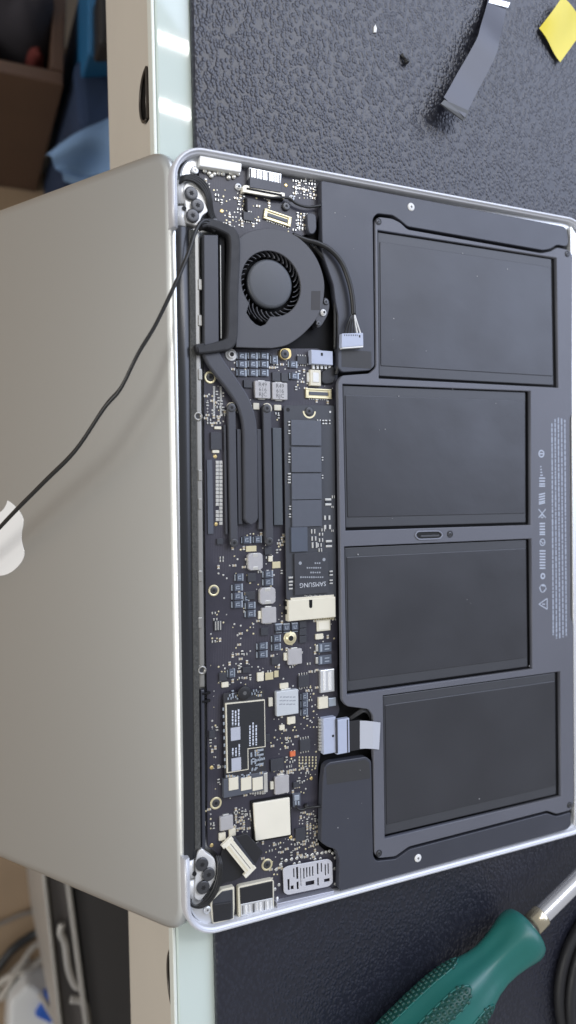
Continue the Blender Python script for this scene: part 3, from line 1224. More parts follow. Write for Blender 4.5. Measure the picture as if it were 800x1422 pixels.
for a in ((325, 1122, 350, 1155, 34), (415, 1127, 440, 1170, 46), (378, 1052, 406, 1072, 12), (398, 1048, 412, 1075, 10), (283, 1120, 300, 1150, 8),
          (300, 1148, 330, 1172, 8), (355, 1168, 400, 1185, 16), (340, 862, 362, 884, 6), (295, 850, 315, 866, 6), (294, 884, 306, 892, 5),
          (300, 925, 350, 952, 26), (350, 925, 392, 945, 10), (380, 985, 398, 1006, 6), (418, 995, 436, 1012, 9), (424, 540, 460, 558, 4),
          (410, 515, 430, 542, 16), (376, 505, 400, 516, 8), (286, 545, 315, 590, 34), (330, 560, 350, 580, 5), (378, 575, 392, 582, 3),
          (322, 760, 345, 800, 12), (360, 755, 395, 800, 14), (340, 740, 372, 746, 8), (385, 738, 394, 765, 8), (330, 808, 395, 860, 16), (385, 855, 398, 870, 5),
          (376, 900, 440, 928, 14), (292, 1000, 302, 1045, 10), (396, 1005, 412, 1045, 8), (340, 1098, 372, 1106, 6), (430, 985, 442, 1010, 5),
          (445, 880, 466, 892, 5), (435, 850, 466, 862, 6), (405, 1090, 425, 1105, 6), (400, 1165, 440, 1192, 30), (322, 492, 330, 525, 4),
          (376, 1012, 412, 1046, 14), (408, 1058, 440, 1100, 18), (384, 952, 440, 962, 8), (296, 1050, 308, 1100, 7), (322, 862, 345, 900, 8), (384, 1070, 402, 1080, 6),
          (396, 735, 398, 760, 3), (318, 905, 350, 926, 12), (430, 890, 440, 985, 14), (300, 760, 322, 800, 6), (330, 1180, 372, 1192, 8), (374, 1188, 392, 1215, 10)):
    cluster(sp_, *a)
for k in range(17):                          # column of white pads beside the slate bar
    y = 642 + k * 5.3
    for s in (0, 1):
        if rng.random() < .9:
            pad(sp_, 302 + s * 5, y, 4.2, 4.2, ZB, 0)
for x, n in ((297.5, 1), (307, 1)):          # fine-pitch pad rows
    for k in range(26):
        pad(sp_, x, 537 + k * 1.6, 2.6, 1.0, ZB, 0)
for i in range(6):
    for k in range(4):
        pad(sp_, 416 + i * 4.6, 1052 + k * 4, 1.6, 2.6, ZB, 3)
for x, y in ((480, 162), (510, 140), (540, 133), (570, 127), (597, 120), (627, 115), (655, 108), (683, 102), (710, 98), (732, 93), (752, 88), (770, 100),
             (783, 125), (780, 185), (785, 270), (455, 190), (460, 350), (555, 160), (583, 153), (670, 135), (700, 130), (447, 300), (470, 275)):
    p = L(270 + x / 4, 1160 + y / 4, ZB)
    sp_.lathe([(0.8, ZB - .1), (0.8, ZB + .08), (0.45, ZB + .25)], p.x, p.y, 12, 0)
for x, y in ((294, 1066), (432.5, 1081), (404, 1163), (299, 634), (281 + 13, 1181 - 7), (300, 728)):
    p = L(x, y, ZB)
    sp_.lathe([(0.85, ZB - .1), (0.85, ZB + .06), (0.5, ZB + .16)], p.x, p.y, 14, 4)
for _ in range(150):
    x, y = rng.uniform(292, 464), rng.uniform(490, 1180)
    if 308 < x < 396 and 560 < y < 745 or 394 < x < 470 and 560 < y < 860 or 308 < x < 374 and 955 < y < 1100:
        continue
    p = L(x, y, ZB)
    r = rng.choice((0.2, 0.26, 0.4))
    sp_.lathe([(r, ZB - .1), (r, ZB + .04), (r * .6, ZB + .08)], p.x, p.y, 8, rng.choice((0, 3, 0)))
o = sp_.build('soldered_parts', [solder, tan, capd, goldpale, gold], board)
o['kind'] = 'stuff'
si = MB()
for a in ((408, 248, 438, 276, 44), (411, 294, 428, 318, 18), (310, 290, 338, 316, 26), (350, 272, 376, 288, 8), (346, 296, 360, 314, 7),
          (296, 262, 320, 284, 10), (326, 265, 342, 290, 9), (390, 312, 430, 322, 10), (284, 250, 300, 262, 4)):
    cluster(si, *a, z=ZI, big=0.45)
for x, y in ((285, 237), (291, 240), (298, 241), (304, 240), (310, 241), (318, 246), (325, 245), (331, 241), (294, 244), (321, 240)):
    p = L(x, y, ZI + .8)
    si.lathe([(1.0, ZI), (1.0, ZI + .6), (0.8, ZI + 1.0), (0.35, ZI + 1.2)], p.x, p.y, 12, 0)
for x, y in ((308, 293), (397, 257)):
    p = L(x, y, ZI)
    si.lathe([(0.9, ZI - .1), (0.9, ZI + .06), (0.5, ZI + .16)], p.x, p.y, 14, 4)
o = si.build('soldered_parts', [solder, tan, capd, goldpale, gold], iob)
o['kind'] = 'stuff'

# upper port board: power jack, flex and its socket
b = MB()
b.prism(rounded(LP([(278, 215.5), (336, 226.5), (335, 239), (277, 230)], -1.6), 0.6), ZI, -1.6, 0.3)
b.build('power_jack', mat('white_jack', (.86, .86, .83), .4), iob)
b = MB()
q = LP([(346, 232), (391, 241), (390, 256), (346, 247)], -2.6)
b.prism(q, ZI, -2.6, 0.2, 0)
for k in range(11):
    t = (k + .5) / 11
    a0 = Vector(q[3]).lerp(Vector(q[2]), t)
    a1 = Vector(q[0]).lerp(Vector(q[1]), t)
    c = (a0 + a1) / 2
    b.box(c.x, c.y, 0.45 if k % 3 else 0.8, (a1 - a0).length * .8, -3, -2.45, 0.05, 1 if k % 2 else 2)
b.build('usb_port', [innm, whitep, markd], iob)
b = MB()
b.prism(LP([(347, 245), (390, 254), (390, 267), (347, 260)], -2.2), -4.4, -2.2, 0.15)
b.build('flex_cable', slate, iob)
b = MB()
b.prism(rounded(LP([(338, 257), (342, 256.5), (396, 267.5), (396, 276), (337, 266)], -2.4), 0.4), ZI, -2.6, 0.2, 0)
b.prism(LP([(343, 260), (392, 269.5), (392, 272), (343, 262.5)], -2.2), -3, -2.3, 0.1, 1)
b.prism(LP([(340, 265), (394, 275), (394, 278), (340, 268)], -3.2), ZI, -3.2, 0.1, 1)
b.build('flex_socket', [tin, blackf], iob)
cable('thin_lead', [(352, 270, -3.8), (375, 274, -3.2), (400, 275, -2.8), (412, 283, -2.8), (428, 287.5, -2.6), (446, 285, -2.2)], 0.6, cablem, iob)
b = MB()
b.prism(rounded(LP([(426, 295), (439, 297), (440, 318), (436, 325), (430, 325), (427, 316)], -2.6), 1.6), ZI, -2.6, 0.4)
b.build('lead_clip', slate, iob)
b = MB()
b.box(L(350, 285, -3.4).x - 2.5, L(350, 285, -3.4).y, 1.2, 5.5, ZI, -3.4, 0.3)
b.build('black_part', blackf, iob)

# ------------------------------------------------------------------ fan and heat sink
fan = empty_part('fan', laptop)
ZF = -1.2
fc = L(377.2, 394, ZF)
fo = spline([Vector((*p, 0)) for p in LP([(328, 334), (345, 322), (370, 317), (392, 319.5), (412, 328), (429, 343), (442, 363), (449.5, 386), (450.5, 405), (447, 426),
             (438, 445), (424, 461), (410, 472.5), (396, 480), (378, 483.5)], ZF)], 4)
fo = [tuple(v[:2]) for v in fo] + LP([(350, 483), (328, 482)], ZF)
# intake opening: circle with the bulge at its lower left
R0 = 13.9
bulge = LP([(341, 425), (342.5, 434), (348, 443), (355, 450), (362, 453), (369, 450), (376, 444)], ZF)
hole = []
a_s = math.atan2(bulge[-1][1] - fc.y, bulge[-1][0] - fc.x)
a_e = math.atan2(bulge[0][1] - fc.y, bulge[0][0] - fc.x) + 2 * math.pi
for k in range(41):
    a = a_s + (a_e - a_s) * k / 40
    hole.append((fc.x + R0 * math.cos(a), fc.y + R0 * math.sin(a)))
hole += bulge[1:-1]
fo_h = plate('fan_cover', ccw(fo), [list(reversed(ccw(hole)))], ZF - 1.0, ZF, 0.25, fanp, fan)
b = MB()
fo2 = ccw(inset(ccw(fo), 0.35))
b.rings([[(x, y, -7.5) for x, y in fo2], [(x, y, ZF - 1.02) for x, y in fo2]], 0, False, True, False)
b.build('fan_housing', blackf, fan)
hc = L(376.3, 393.3, ZF)
b = MB()
b.lathe([(10.4, -5), (10.4, -2.6), (10.25, -2.1), (9.7, -1.75), (9.0, -1.65), (0.01, -1.62)], n=56)
b.build('fan_hub', hubp, fan, (hc.x, hc.y, 0))
NB = 33
bl = MB()
prev = []
arcp = [(11.7, 0.0), (12.4, 0.03), (13.2, 0.09), (14.2, 0.18), (15.2, 0.31), (16.4, 0.5)]
lo, hi = [], []
for r, a in arcp:
    lo.append((r, a))
verts = []
for r, a in arcp:
    for da in (-0.014, 0.014):
        for z in (-6.5, -3.0):
            verts.append((r * math.cos(a + da), r * math.sin(a + da), z))
bl.v = verts
for i in range(len(arcp) - 1):
    s_, t_ = i * 4, i * 4 + 4
    bl.face((s_ + 1, t_ + 1, t_ + 3, s_ + 3), 0)
    bl.face((s_, s_ + 1, t_ + 1, t_), 0)
    bl.face((s_ + 2, s_ + 3, t_ + 3, t_ + 2), 0)
blm = bl.mesh('blade', fanp)
for k in range(NB):
    link('blade', blm, fan, (hc.x, hc.y, 0), (0, 0, 2 * math.pi * k / NB))
b = MB()
q = LP([(432.5, 404), (445, 404), (444.5, 430.5), (432, 430.5)], ZF)
b.prism(q, ZF, ZF + 0.06)
b.build('fan_sticker', mat('brown_sticker', (0.022, 0.019, 0.018), 0.5), fan)
b = MB()
b.prism(rounded(LP([(438, 442), (446, 424), (451, 412), (457, 416), (458, 426), (455, 438), (447, 452), (441, 456)], -2.4), 1.2), -7, -2.4, 0.3)
b.build('fan_ear', fanp, fan)
screw(449, 434, 4.8, -2.0, fan, 'standoff', 'screw', whitep)
screw(453, 419, 4.2, -2.0, fan)
screw(442.5, 449, 3.6, -2.0, fan)

sink = empty_part('heat_sink', laptop)
b = MB()
q = LP([(283, 326), (303, 326), (304, 478), (284, 480)], -2.2)
b.prism(q, -7, -2.2, 0.3)
b.build('fin_cover', pipe, sink)
b = MB()
b.prism(LP([(304.5, 328), (312, 328), (313, 478), (305, 478)], -3.6), -7, -3.6, 0.2)
b.build('fin_block', blackf, sink)
b = MB()
b.prism(LP([(305.5, 340), (307, 340), (308, 470), (306.5, 470)], -3.2), -3.8, -3.2, 0.1)
b.build('fin_edge', MATS['rail_metal'], sink)
duct = [Vector((*p, 0)) for p in LP([(280, 311), (292, 309), (310, 315), (322, 322), (326.5, 334), (326.5, 360), (324.5, 400), (324, 440), (323, 466), (318, 477),
                                     (305, 481), (290, 484), (276, 486)], -0.5)]
b = MB()
dsp = spline(duct, 5)
wd = []
for i in range(len(dsp)):
    t = i / (len(dsp) - 1)
    wd.append(3.2 if t < .06 else 3.8 + 1.2 * min(1, (t - .06) / .25) if t < .8 else 4.6 - 1.4 * (t - .8) / .2)
b.ribbon([tuple(v[:2]) for v in dsp], wd, -5.5, -0.5, 0.8)
b.build('duct_gasket', rubber, sink)
b = MB()
b.prism(rounded(LP([(271, 478), (284, 476), (286, 487), (274, 490)], -0.9), 1), -6, -0.9, 0.4)
b.build('gasket_tail', rubber, sink)
pp = spline([Vector((*p, 0)) for p in LP([(291, 480), (297, 497), (308, 514), (323, 534), (337, 556), (345, 578), (348, 602), (348.5, 640), (349, 690), (349.2, 718)], -2.6)], 6)
wl = [7.6 - 1.0 * min(1, i / 18) for i in range(len(pp))]
pl = [tuple(v[:2]) for v in pp]
for k in range(1, 13):
    a = math.pi / 2 * k / 12
    pl.append((pl[len(pp) - 1][0], pl[len(pp) - 1][1] - 3.0 * math.sin(a)))
    wl.append(max(0.5, 6.6 * math.cos(a)))
b = MB()
b.ribbon(pl, wl, -4.6, -2.6, 0.75)
b.build('heat_pipe', pipe, sink)
for (x0, y0, x1, y1, sc0, sc1) in ((316, 570, 329.5, 752, (322, 566), (325.5, 754)), (365, 572, 379, 750, (371, 567), (374.5, 752))):
    b = MB()
    a0, a1 = L(x0, y0, -3.2), L(x1, y1, -3.2)
    s0, s1 = L(*sc0, -3.2), L(*sc1, -3.2)
    w = (a1.x - a0.x)
    pts = [(s0.x - w / 2, s0.y + 1), (s0.x + w / 2, s0.y + 1)]
    out = arc(s0.x, s0.y, w / 2, math.pi, 0, 10) + arc(s1.x, s1.y, w / 2, 0, -math.pi, 10)
    b.prism(out, -5.2, -3.2, 0.35)
    b.build('pressure_bar', pipe, sink)
    for q in (sc0, sc1):
        screw(q[0], q[1], 6, -2.9, sink)
for x0, y0, x1, y1, z in ((311, 590, 316.5, 742, -4.6), (329, 596, 337, 728, -4.3), (357, 596, 365, 735, -4.4), (378.5, 594, 393, 729, -4.2)):
    b = MB()
    px_box(b, x0, y0, x1, y1, ZB, z, 0.2)
    b.build('heat_plate', mat('heat_plate', (0.075, 0.085, 0.095), 0.42, 0.2, var=0.06, vscale=150) if x0 > 370 else pipe, sink)

# ------------------------------------------------------------------ storage card
ssd = empty_part('storage_card', laptop)
ZS = -3.8
scr = L(429.5, 571, ZS)
so = rounded(LP([(394.5, 563), (464.5, 563), (467, 833), (398, 833)], ZS), 1.2, 4)
plate('card_board', ccw(so), [], ZS - 0.8, ZS, 0.08, mat('card_green_black', (0.045, 0.048, 0.056), 0.42, var=0.1, vscale=200), ssd)
screw(429.5, 571, 6.0, ZS + 0.5, ssd)
b = MB()
n = 20
out = [(scr.x + 3.2 * math.cos(math.pi + math.pi * k / n), scr.y + 3.2 * math.sin(math.pi + math.pi * k / n)) for k in range(n + 1)]
inn = [(scr.x + 2.5 * math.cos(2 * math.pi - math.pi * k / n), scr.y + 2.5 * math.sin(2 * math.pi - math.pi * k / n)) for k in range(n + 1)]
b.prism(out + inn, ZS, ZS + 0.12)
b.build('gold_half_ring', goldpale, ssd)


def px_part(name, x0, y0, x1, y1, z0, z1, m, parent, bev=0.08):
    b = MB()
    px_box(b, x0, y0, x1, y1, z0, z1, bev)
    return b.build(name, m, parent)


for x0, y0, x1, y1 in ((404.5, 583, 446.5, 618.8), (404.8, 620.8, 446.8, 655.6), (405.2, 657.6, 447, 693.0), (405.6, 695.0, 447.2, 730.4)):
    px_part('memory_chip', x0, y0, x1, y1, ZS, ZS + 0.9, chipg, ssd)
px_part('memory_chip', 404.5, 732.5, 427.5, 765.5, ZS, ZS + 0.85, mat('blue_slate_chip', (0.075, 0.088, 0.115), 0.4, var=0.05, vscale=200), ssd)
px_part('controller_chip', 409, 769, 456.5, 823, ZS, ZS + 1.0, chip, ssd)
p = L(434.5, 811.5, ZS + 1.0)
lettering('controller_marking', 'SAMSUNG', 2.9, mat('etched_letters', (0.5, 0.52, 0.55), 0.6), ssd, (p.x, p.y, ZS + 1.0), math.pi)
b = MB()
for yy, xs in ((782, (438, 441, 444)), (788.5, (427, 430, 433, 436, 439, 442, 445)), (795, (432, 435, 438, 441, 444)), (801.5, tuple(range(418, 449, 3)))):
    for x in xs:
        p = L(x, yy, ZS + 1.0)
        b.box(p.x, p.y, 0.7, rng.uniform(0.5, 0.8), ZS + .9, ZS + 1.02)
for x, y in ((417, 782), (450, 777)):
    p = L(x, y, ZS + 1)
    b.lathe([(0.75, ZS + .9), (0.75, ZS + 1.02)], p.x, p.y, 14)
b.build('controller_print', mark, ssd)
b = MB()
for k in range(7):
    for j in range(6):
        p = L(412 + j * 5, 590 + k * 4, ZS + .9)
        if (k * 5 + j * 3) % 7 < 4:
            b.box(p.x, p.y, 1.0, 0.5, ZS + .8, ZS + .915)
b.build('memory_print', mat('faint_print', (0.085, 0.092, 0.11), 0.6), ssd)
b = MB()
for x, y, w, h in ((456, 697, 9, 10), (454.5, 719, 9, 6), (455, 732, 10, 6), (435, 738, 6, 6), (436, 748, 7, 6), (437, 757, 8, 8), (446, 742, 6, 4), (446, 750, 6, 5),
                   (444, 757, 6, 5), (445, 764, 5, 5), (449, 736, 5, 4), (457, 755, 9, 10), (443, 584, 5, 3), (449, 586, 3, 6), (453, 586, 3, 6), (458, 586, 2, 6), (460, 796, 5, 7), (460, 808, 5, 6),
                   (404, 805, 6, 8), (404, 815, 5, 7), (402, 588, 3, 6), (402, 600, 3, 5), (402, 632, 3, 6), (402, 640, 3, 5), (402, 660, 4, 6), (402, 668, 4, 6), (403, 705, 3, 5), (403, 716, 3, 5),
                   (448, 637, 2.4, 5), (448, 662, 2.4, 5), (463, 690, 4, 4), (462, 704, 3, 3), (462, 737, 3, 3)):
    pad(b, x, y, w, h, ZS, 0, 1)
for x, y in ((458.5, 572),):
    p = L(x, y, ZS)
    b.lathe([(0.5, ZS - .1), (0.5, ZS + .08)], p.x, p.y, 10, 0)
for k in range(14):
    pad(b, 424 + k * 2.3, 827 + (k % 3) * .6, 1.2, 1.4, ZS, 0)
o = b.build('soldered_parts', [solder, capd], ssd)
o['kind'] = 'stuff'
b = MB()
for x, y in ((400, 569), (461.5, 829)):
    p = L(x, y, ZS)
    b.lathe([(0.9, ZS - .1), (0.9, ZS + .02)], p.x, p.y, 14)
b.build('drill_hole', recess, ssd)
b = MB()
px_box(b, 400.5, 834, 466.5, 857, ZB, -2.9, 0.3, 0)
px_box(b, 404, 830.5, 464, 833.6, ZB, -3.3, 0.1, 0)
p = L(431.5, 837, -2.9)
b.box(p.x, p.y, 1.6, 2.6, -3.4, -2.86, 0, 1)
b.lathe([(0.8, -3.4), (0.8, -2.86)], p.x, p.y - 1.6, 12, 1)
for s in (396.5,):
    px_box(b, 396, 835, 399.5, 842, ZB, -4.5, 0.1, 1)
    px_box(b, 396, 847, 399.5, 853, ZB, -4.5, 0.1, 1)
for k in range(26):
    px_box(b, 403 + k * 2.4, 857.5, 404.3 + k * 2.4, 860.5, ZB, -5.5, 0, 2)
b.build('card_socket', [cream, blackf, goldpale], ssd)

# ------------------------------------------------------------------ wireless card
wl_ = empty_part('wireless_card', laptop)
ZW = -4.0
plate('card_board', ccw(rounded(LP([(310.5, 963), (366.5, 958), (369.5, 1077), (312.5, 1083)], ZW), 0.6)), [], ZW - .8, ZW, .08,
      mat('wifi_board', (0.03, 0.03, 0.034), .45), wl_)
wo = LP([(313.5, 977), (368, 971.5), (369, 1037.5), (345, 1040.5), (345.5, 1069), (315.5, 1074)], ZW + 1.0)
b = MB()
b.prism(wo, ZW, ZW + 1.0, .15)
b.build('shield_frame', cream, wl_)
b = MB()
b.prism(inset(ccw(wo), .42), ZW + .9, ZW + 1.06, .03)
b.build('shield_label', labelb, wl_)
screw(340, 962.5, 9.2, ZW + 1.1, wl_, 'steel', 'rubber_screw', rubber)
b = MB()
ZL = ZW + 1.06
for x0, y0, x1, y1 in ((321, 984, 333.5, 1008), (321, 1033, 334.5, 1050), (345, 1002, 358, 1036)):
    nl = max(3, int((x1 - x0) / 3.4))
    for k in range(nl):
        x = x0 + (x1 - x0) * (k + .5) / nl
        y = y0 + rng.uniform(0, 6)
        while y < y1:
            ln_ = rng.uniform(1.5, 5)
            a, c = L(x, y, ZL), L(x, min(y1, y + ln_), ZL)
            b.box(a.x, (a.y + c.y) / 2, .62, abs(a.y - c.y), ZL - .1, ZL + .015)
            y += ln_ + 1.1
b.build('label_print', markl, wl_)
for x0, y0, x1, y1 in ((320.5, 1011, 334, 1027), (321.5, 1053.5, 335, 1069)):
    px_part('label_patch', x0, y0, x1, y1, ZL - .1, ZL + .012, gpatch, wl_, 0)
b = MB()
for x, y, w, h in ((352, 1048, 8, 6), (352, 1058, 7, 7), (362, 1045, 8, 9), (362, 1058, 8, 9), (353, 1068, 6, 4)):
    pad(b, x, y, w, h, ZW, 0, 1)
cluster(b, 318, 962, 332, 970, 7, ZW, .6)
cluster(b, 350, 958, 364, 966, 7, ZW, .6)
cluster(b, 346, 1042, 366, 1074, 14, ZW, .5)
cluster(b, 316, 1076, 346, 1080, 9, ZW, .5)
for k in range(9):
    pad(b, 310.5 + k * .3, 985 + k * 10, 2, 4, ZW, 0)
o = b.build('soldered_parts', [capt, capd, tan, goldpale], wl_)
o['kind'] = 'stuff'
b = MB()
px_box(b, 310.5, 1082, 371, 1097, ZB, -3.9, .2, 0)
for x0, x1 in ((318, 331.5), (335, 349.5), (351, 365.5)):
    px_box(b, x0, 1081, x1, 1096, ZB, -3.5, .2, 1)
for k in range(6):
    px_box(b, 347 + k * 3.4, 1097, 349 + k * 3.4, 1103, ZB, -5.2, 0, 2)
px_box(b, 366.5, 1074, 372, 1100, ZB, -3.7, .15, 2)
b.build('card_socket', [chipg, cream, solder], wl_)

# shield can and its surroundings
can = LP([(352, 1116), (402.5, 1107.5), (404, 1159.5), (355, 1168)], -4.3)
b = MB()
b.prism(rounded(can, .5), ZB, -4.3, .25)
b.build('shield_can', tin, board)
b = MB()
b.prism(rounded(inset(ccw(can), -.9), .5), ZB, -5.2, .1)
b.build('shield_can_frame', blackf, board)
b = MB()
px_box(b, 407, 1103, 418, 1119, ZB, -4.6, .2, 0)
px_box(b, 409, 1105, 416, 1111, ZB, -4.4, .1, 1)
px_box(b, 410, 1113, 412, 1118, ZB, -4.4, .1, 1)
px_box(b, 414, 1113, 416, 1118, ZB, -4.4, .1, 1)
b.build('speaker_socket', [chipg, capt], board)
cable('speaker_lead', [(411, 1118, -4.6), (413, 1123, -4.4), (420, 1124.5, -4.2), (427, 1122, -4), (438, 1120.5, -3.2), (452, 1119, -2.6)], .55, cablem)
b = MB()
p = L(427, 1120.5, -4)
b.lathe([(1.2, -5.5), (1.2, -4.2), (.7, -3.7)], p.x, p.y, 14)
b.build('lead_knot', rubber, board)

# card reader cage, bottom edge ports
sd = LP([(393, 1207), (400, 1203), (456, 1193), (461.5, 1197), (462.5, 1226), (457, 1231), (400, 1243), (394.5, 1240)], -4.4)
hl = []
A, B_, C_, D_ = [Vector(q) for q in LP([(393, 1205), (461.5, 1192), (462.5, 1229), (394.5, 1243)], -4.4)]


def sdq(u0, v0, u1, v1):
    f = lambda u, v: tuple(A.lerp(B_, u).lerp(D_.lerp(C_, u), v))
    return [f(u0, v0), f(u1, v0), f(u1, v1), f(u0, v1)]


for u0, v0, u1, v1 in ((.08, .46, .12, .86), (.14, .72, .2, .86), (.26, .08, .30, .52), (.26, .62, .30, .9), (.40, .16, .425, .56), (.46, .16, .485, .52), (.52, .16, .545, .52), (.58, .16, .605, .52),
                       (.44, .68, .62, .84), (.68, .08, .71, .5), (.68, .62, .71, .92), (.76, .10, .785, .44), (.84, .18, .865, .6), (.90, .16, .925, .56), (.82, .72, .94, .84),
                       (.20, .10, .225, .44), (.34, .14, .355, .8)):
    hl.append(list(reversed(ccw(sdq(u0, v0, u1, v1)))))
plate('card_reader_cage', ccw(rounded(sd, 1.0)), hl, -5.0, -4.4, .1, mat('lavender_steel', (.60, .60, .63), .40, .3, var=.06, vscale=200), board)
b = MB()
b.prism(LP([(385, 1255), (464, 1237), (464, 1244), (385, 1263)], -2.6), ZB, -2.6, .2)
b.build('card_reader_lip', mat('lip_alu', (.55, .56, .62), .4, .7), board)
outl = LP([(293, 1260), (294, 1250), (308, 1236), (326, 1232), (326.5, 1260), (325, 1278), (296, 1284)], -3.0)
b = MB()
b.prism(rounded(outl, .5), ZB, -3.4, .2, 0)
b.prism(rounded(LP([(295, 1257), (296, 1251), (309, 1238.5), (323.5, 1235.5), (324, 1276), (297, 1281.5)], -3), .4), ZB, -3.1, .2, 1)
b.prism(rounded(LP([(297, 1256), (321.5, 1252.5), (322, 1277), (297.5, 1281.5)], -2.6), .6), ZB, -2.6, .4, 2)
b.build('audio_jack', [cream, chip, rubber], board)
b = MB()
b.prism(rounded(LP([(331, 1233), (334, 1231), (378.5, 1221.5), (381, 1224), (381, 1266), (378, 1270), (334, 1277), (332, 1275)], -3.4), .5), ZB, -3.6, .2, 0)
b.prism(LP([(333.5, 1234), (379, 1224), (379.3, 1249), (334.5, 1257)], -3.1), ZB, -3.2, .2, 1)
q = LP([(334.5, 1256), (379, 1247), (379.5, 1264), (335, 1273)], -3)
b.prism(q, ZB, -3.05, .15, 2)
for k in range(9):
    t = (k + .5) / 9
    a0, a1 = Vector(q[0]).lerp(Vector(q[1]), t), Vector(q[3]).lerp(Vector(q[2]), t)
    c = (a0 + a1) / 2
    b.box(c.x, c.y, .9 if k % 2 else .4, (a1 - a0).length * .7, -3.2, -2.9, .05, 3 if k % 3 == 0 else 4)
b.build('usb_port', [cream, rubber, innm, markd, whitep], board)
for pts in ([(331, 1229), (380, 1219)], [(305, 1234), (322, 1230)]):
    a, c = L(*pts[0], ZB), L(*pts[1], ZB)
    b = MB()
    n = 7 if pts[0][0] > 310 else 3
    for k in range(n):
        q0, q1 = a.lerp(c, (k + .12) / n), a.lerp(c, (k + .85) / n)
        d = (q1 - q0)
        b.box((q0.x + q1.x) / 2, (q0.y + q1.y) / 2, d.length, .5, ZB - .2, ZB + .1, 0, 0, math.atan2(d.y, d.x))
    b.build('silkscreen_dashes', cream, board)

# loose display connector with its flat black tail
tail = MB()
tp = spline([L(296, 1188, -4.6), L(306, 1180, -3.0), L(318, 1192, -2.2), L(332, 1205, -1.8)], 6)
b = MB()
b.prism(rounded(LP([(300, 1236), (303, 1200), (309, 1180), (316, 1168), (330, 1180), (345, 1210), (330, 1222), (312, 1226)], -4.8), 3), -5.9, -4.8, .3)
b.build('flat_tail', rubber, laptop)
dcon = empty_part('display_plug', laptop)
pc = L(332.5, 1190.5, -2.0)
ang = math.atan2(L(350.5, 1212, -2).y - L(316, 1169, -2).y, L(350.5, 1212, -2).x - L(316, 1169, -2).x)
dl = (L(350.5, 1212, -2) - L(316, 1169, -2)).length
b = MB()
b.box(0, 0, dl * .86, 4.0, -1.6, 0, .3)
b.box(-dl * .46, 0, dl * .1, 5.6, -1.6, -.1, .25)
b.box(dl * .46, -.3, dl * .1, 6.0, -1.6, -.1, .25)
b.box(0, 2.1, dl * .92, .6, -1.6, .15, .15)
b.build('plug_shell', tin, dcon, (pc.x, pc.y, -2.0), (0, 0, ang))
b = MB()
for k in range(22):
    b.box(-dl * .38 + k * dl * .76 / 21, -.9, .3, .9, -.1, .06, 0, 0)
b.box(0, .6, dl * .8, .25, -.1, .05, 0, 1)
b.build('plug_contacts', [goldpale, markd], dcon, (pc.x, pc.y, -2.0), (0, 0, ang))
b = MB()
b.prism(rounded(LP([(322, 1164), (343, 1157), (366, 1183), (352, 1205), (348, 1206)], -2.6), 1), -3.4, -2.6, .3)
b.build('plug_tail', rubber, dcon)
b = MB()
b.prism(LP([(322, 1163), (326, 1161.5), (354, 1200), (351, 1203)], -2.3), -3.0, -2.3, .2)
b.build('plug_edge', slate, dcon)

# ------------------------------------------------------------------ speakers and battery
ZP = -1.5
sp1 = empty_part('speaker', laptop)
pts = LP([(446, 250.5), (783, 314), (788, 319), (790, 338), (786, 342.5), (774, 340), (764, 346), (754, 347.5), (566, 314.5), (556, 306), (545.8, 299), (524, 296.5), (518, 303),
          (520.5, 508), (514, 514.5), (476, 517), (469.5, 511), (469.5, 437), (466, 420), (463, 395), (448, 352), (447, 320)], ZP)
b = MB()
b.prism(rounded(pts, 1.2), -5.0, ZP, .35)
b.build('speaker_box', slate, sp1)
px_part('speaker_tape', 474.5, 485, 516, 512, ZP - .2, ZP + .08, tape, sp1, .03)
screw(571.5, 287, 6, ZP + .3, sp1, 'steel', 'screw', whitep)
sp2 = empty_part('speaker', laptop)
pts = LP([(451, 1064), (458, 1058.5), (508.6, 1051), (516, 1057), (518.5, 1189), (523, 1196), (550, 1193), (569, 1179.5), (760, 1129.5), (773, 1134), (793, 1128), (793.5, 1146), (788, 1152),
          (474, 1237), (471, 1234), (472, 1195), (467, 1180), (455, 1176), (446, 1170), (448, 1090)], ZP)
b = MB()
b.prism(rounded(pts, 1.2), -5.0, ZP, .35)
b.build('speaker_box', slate, sp2)
b = MB()
b.prism(rounded(LP([(453, 1065), (458, 1062), (508, 1055), (513, 1059), (514, 1081), (454, 1090)], ZP), .6), ZP - .2, ZP + .07, .03)
b.build('speaker_tape', tape, sp2)
screw(581, 1192, 6, ZP + .3, sp2, 'steel', 'screw', whitep)

bat = empty_part('battery', laptop)
ZT = -1.0
fo = LP([(526, 301), (545, 303.5), (556, 309), (566, 318.5), (752, 351.5), (765, 349), (774, 343.5), (790, 347), (795.5, 354), (794.5, 574), (791.5, 581), (792.5, 858), (796, 866),
         (797, 1112), (793, 1125), (773, 1130.5), (760, 1126), (568, 1176), (549, 1189.5), (526, 1192), (520.5, 1185), (518.5, 994), (512, 985), (482, 981), (475.5, 973), (469.5, 530), (475, 521.5),
         (514, 518.5), (522.5, 510), (521, 307)], ZT)
cells = [[(524.6, 319), (773, 358), (776, 538.5), (526.4, 525.5)], [(476, 533), (737, 543), (737.5, 729), (480, 737)],
         [(478.5, 759), (738, 748), (740, 929), (482, 965)], [(532, 966), (778, 932.5), (779.5, 1106), (534.5, 1165)]]
latch = [(575, 743), (579, 737), (610, 736.2), (616, 742.5), (611, 749), (580, 750)]
holes = [list(reversed(ccw(LP(c, ZT)))) for c in cells]
plate('battery_frame', ccw(rounded(fo, 1.3)), holes, -3.4, ZT, .3, bframe, bat)
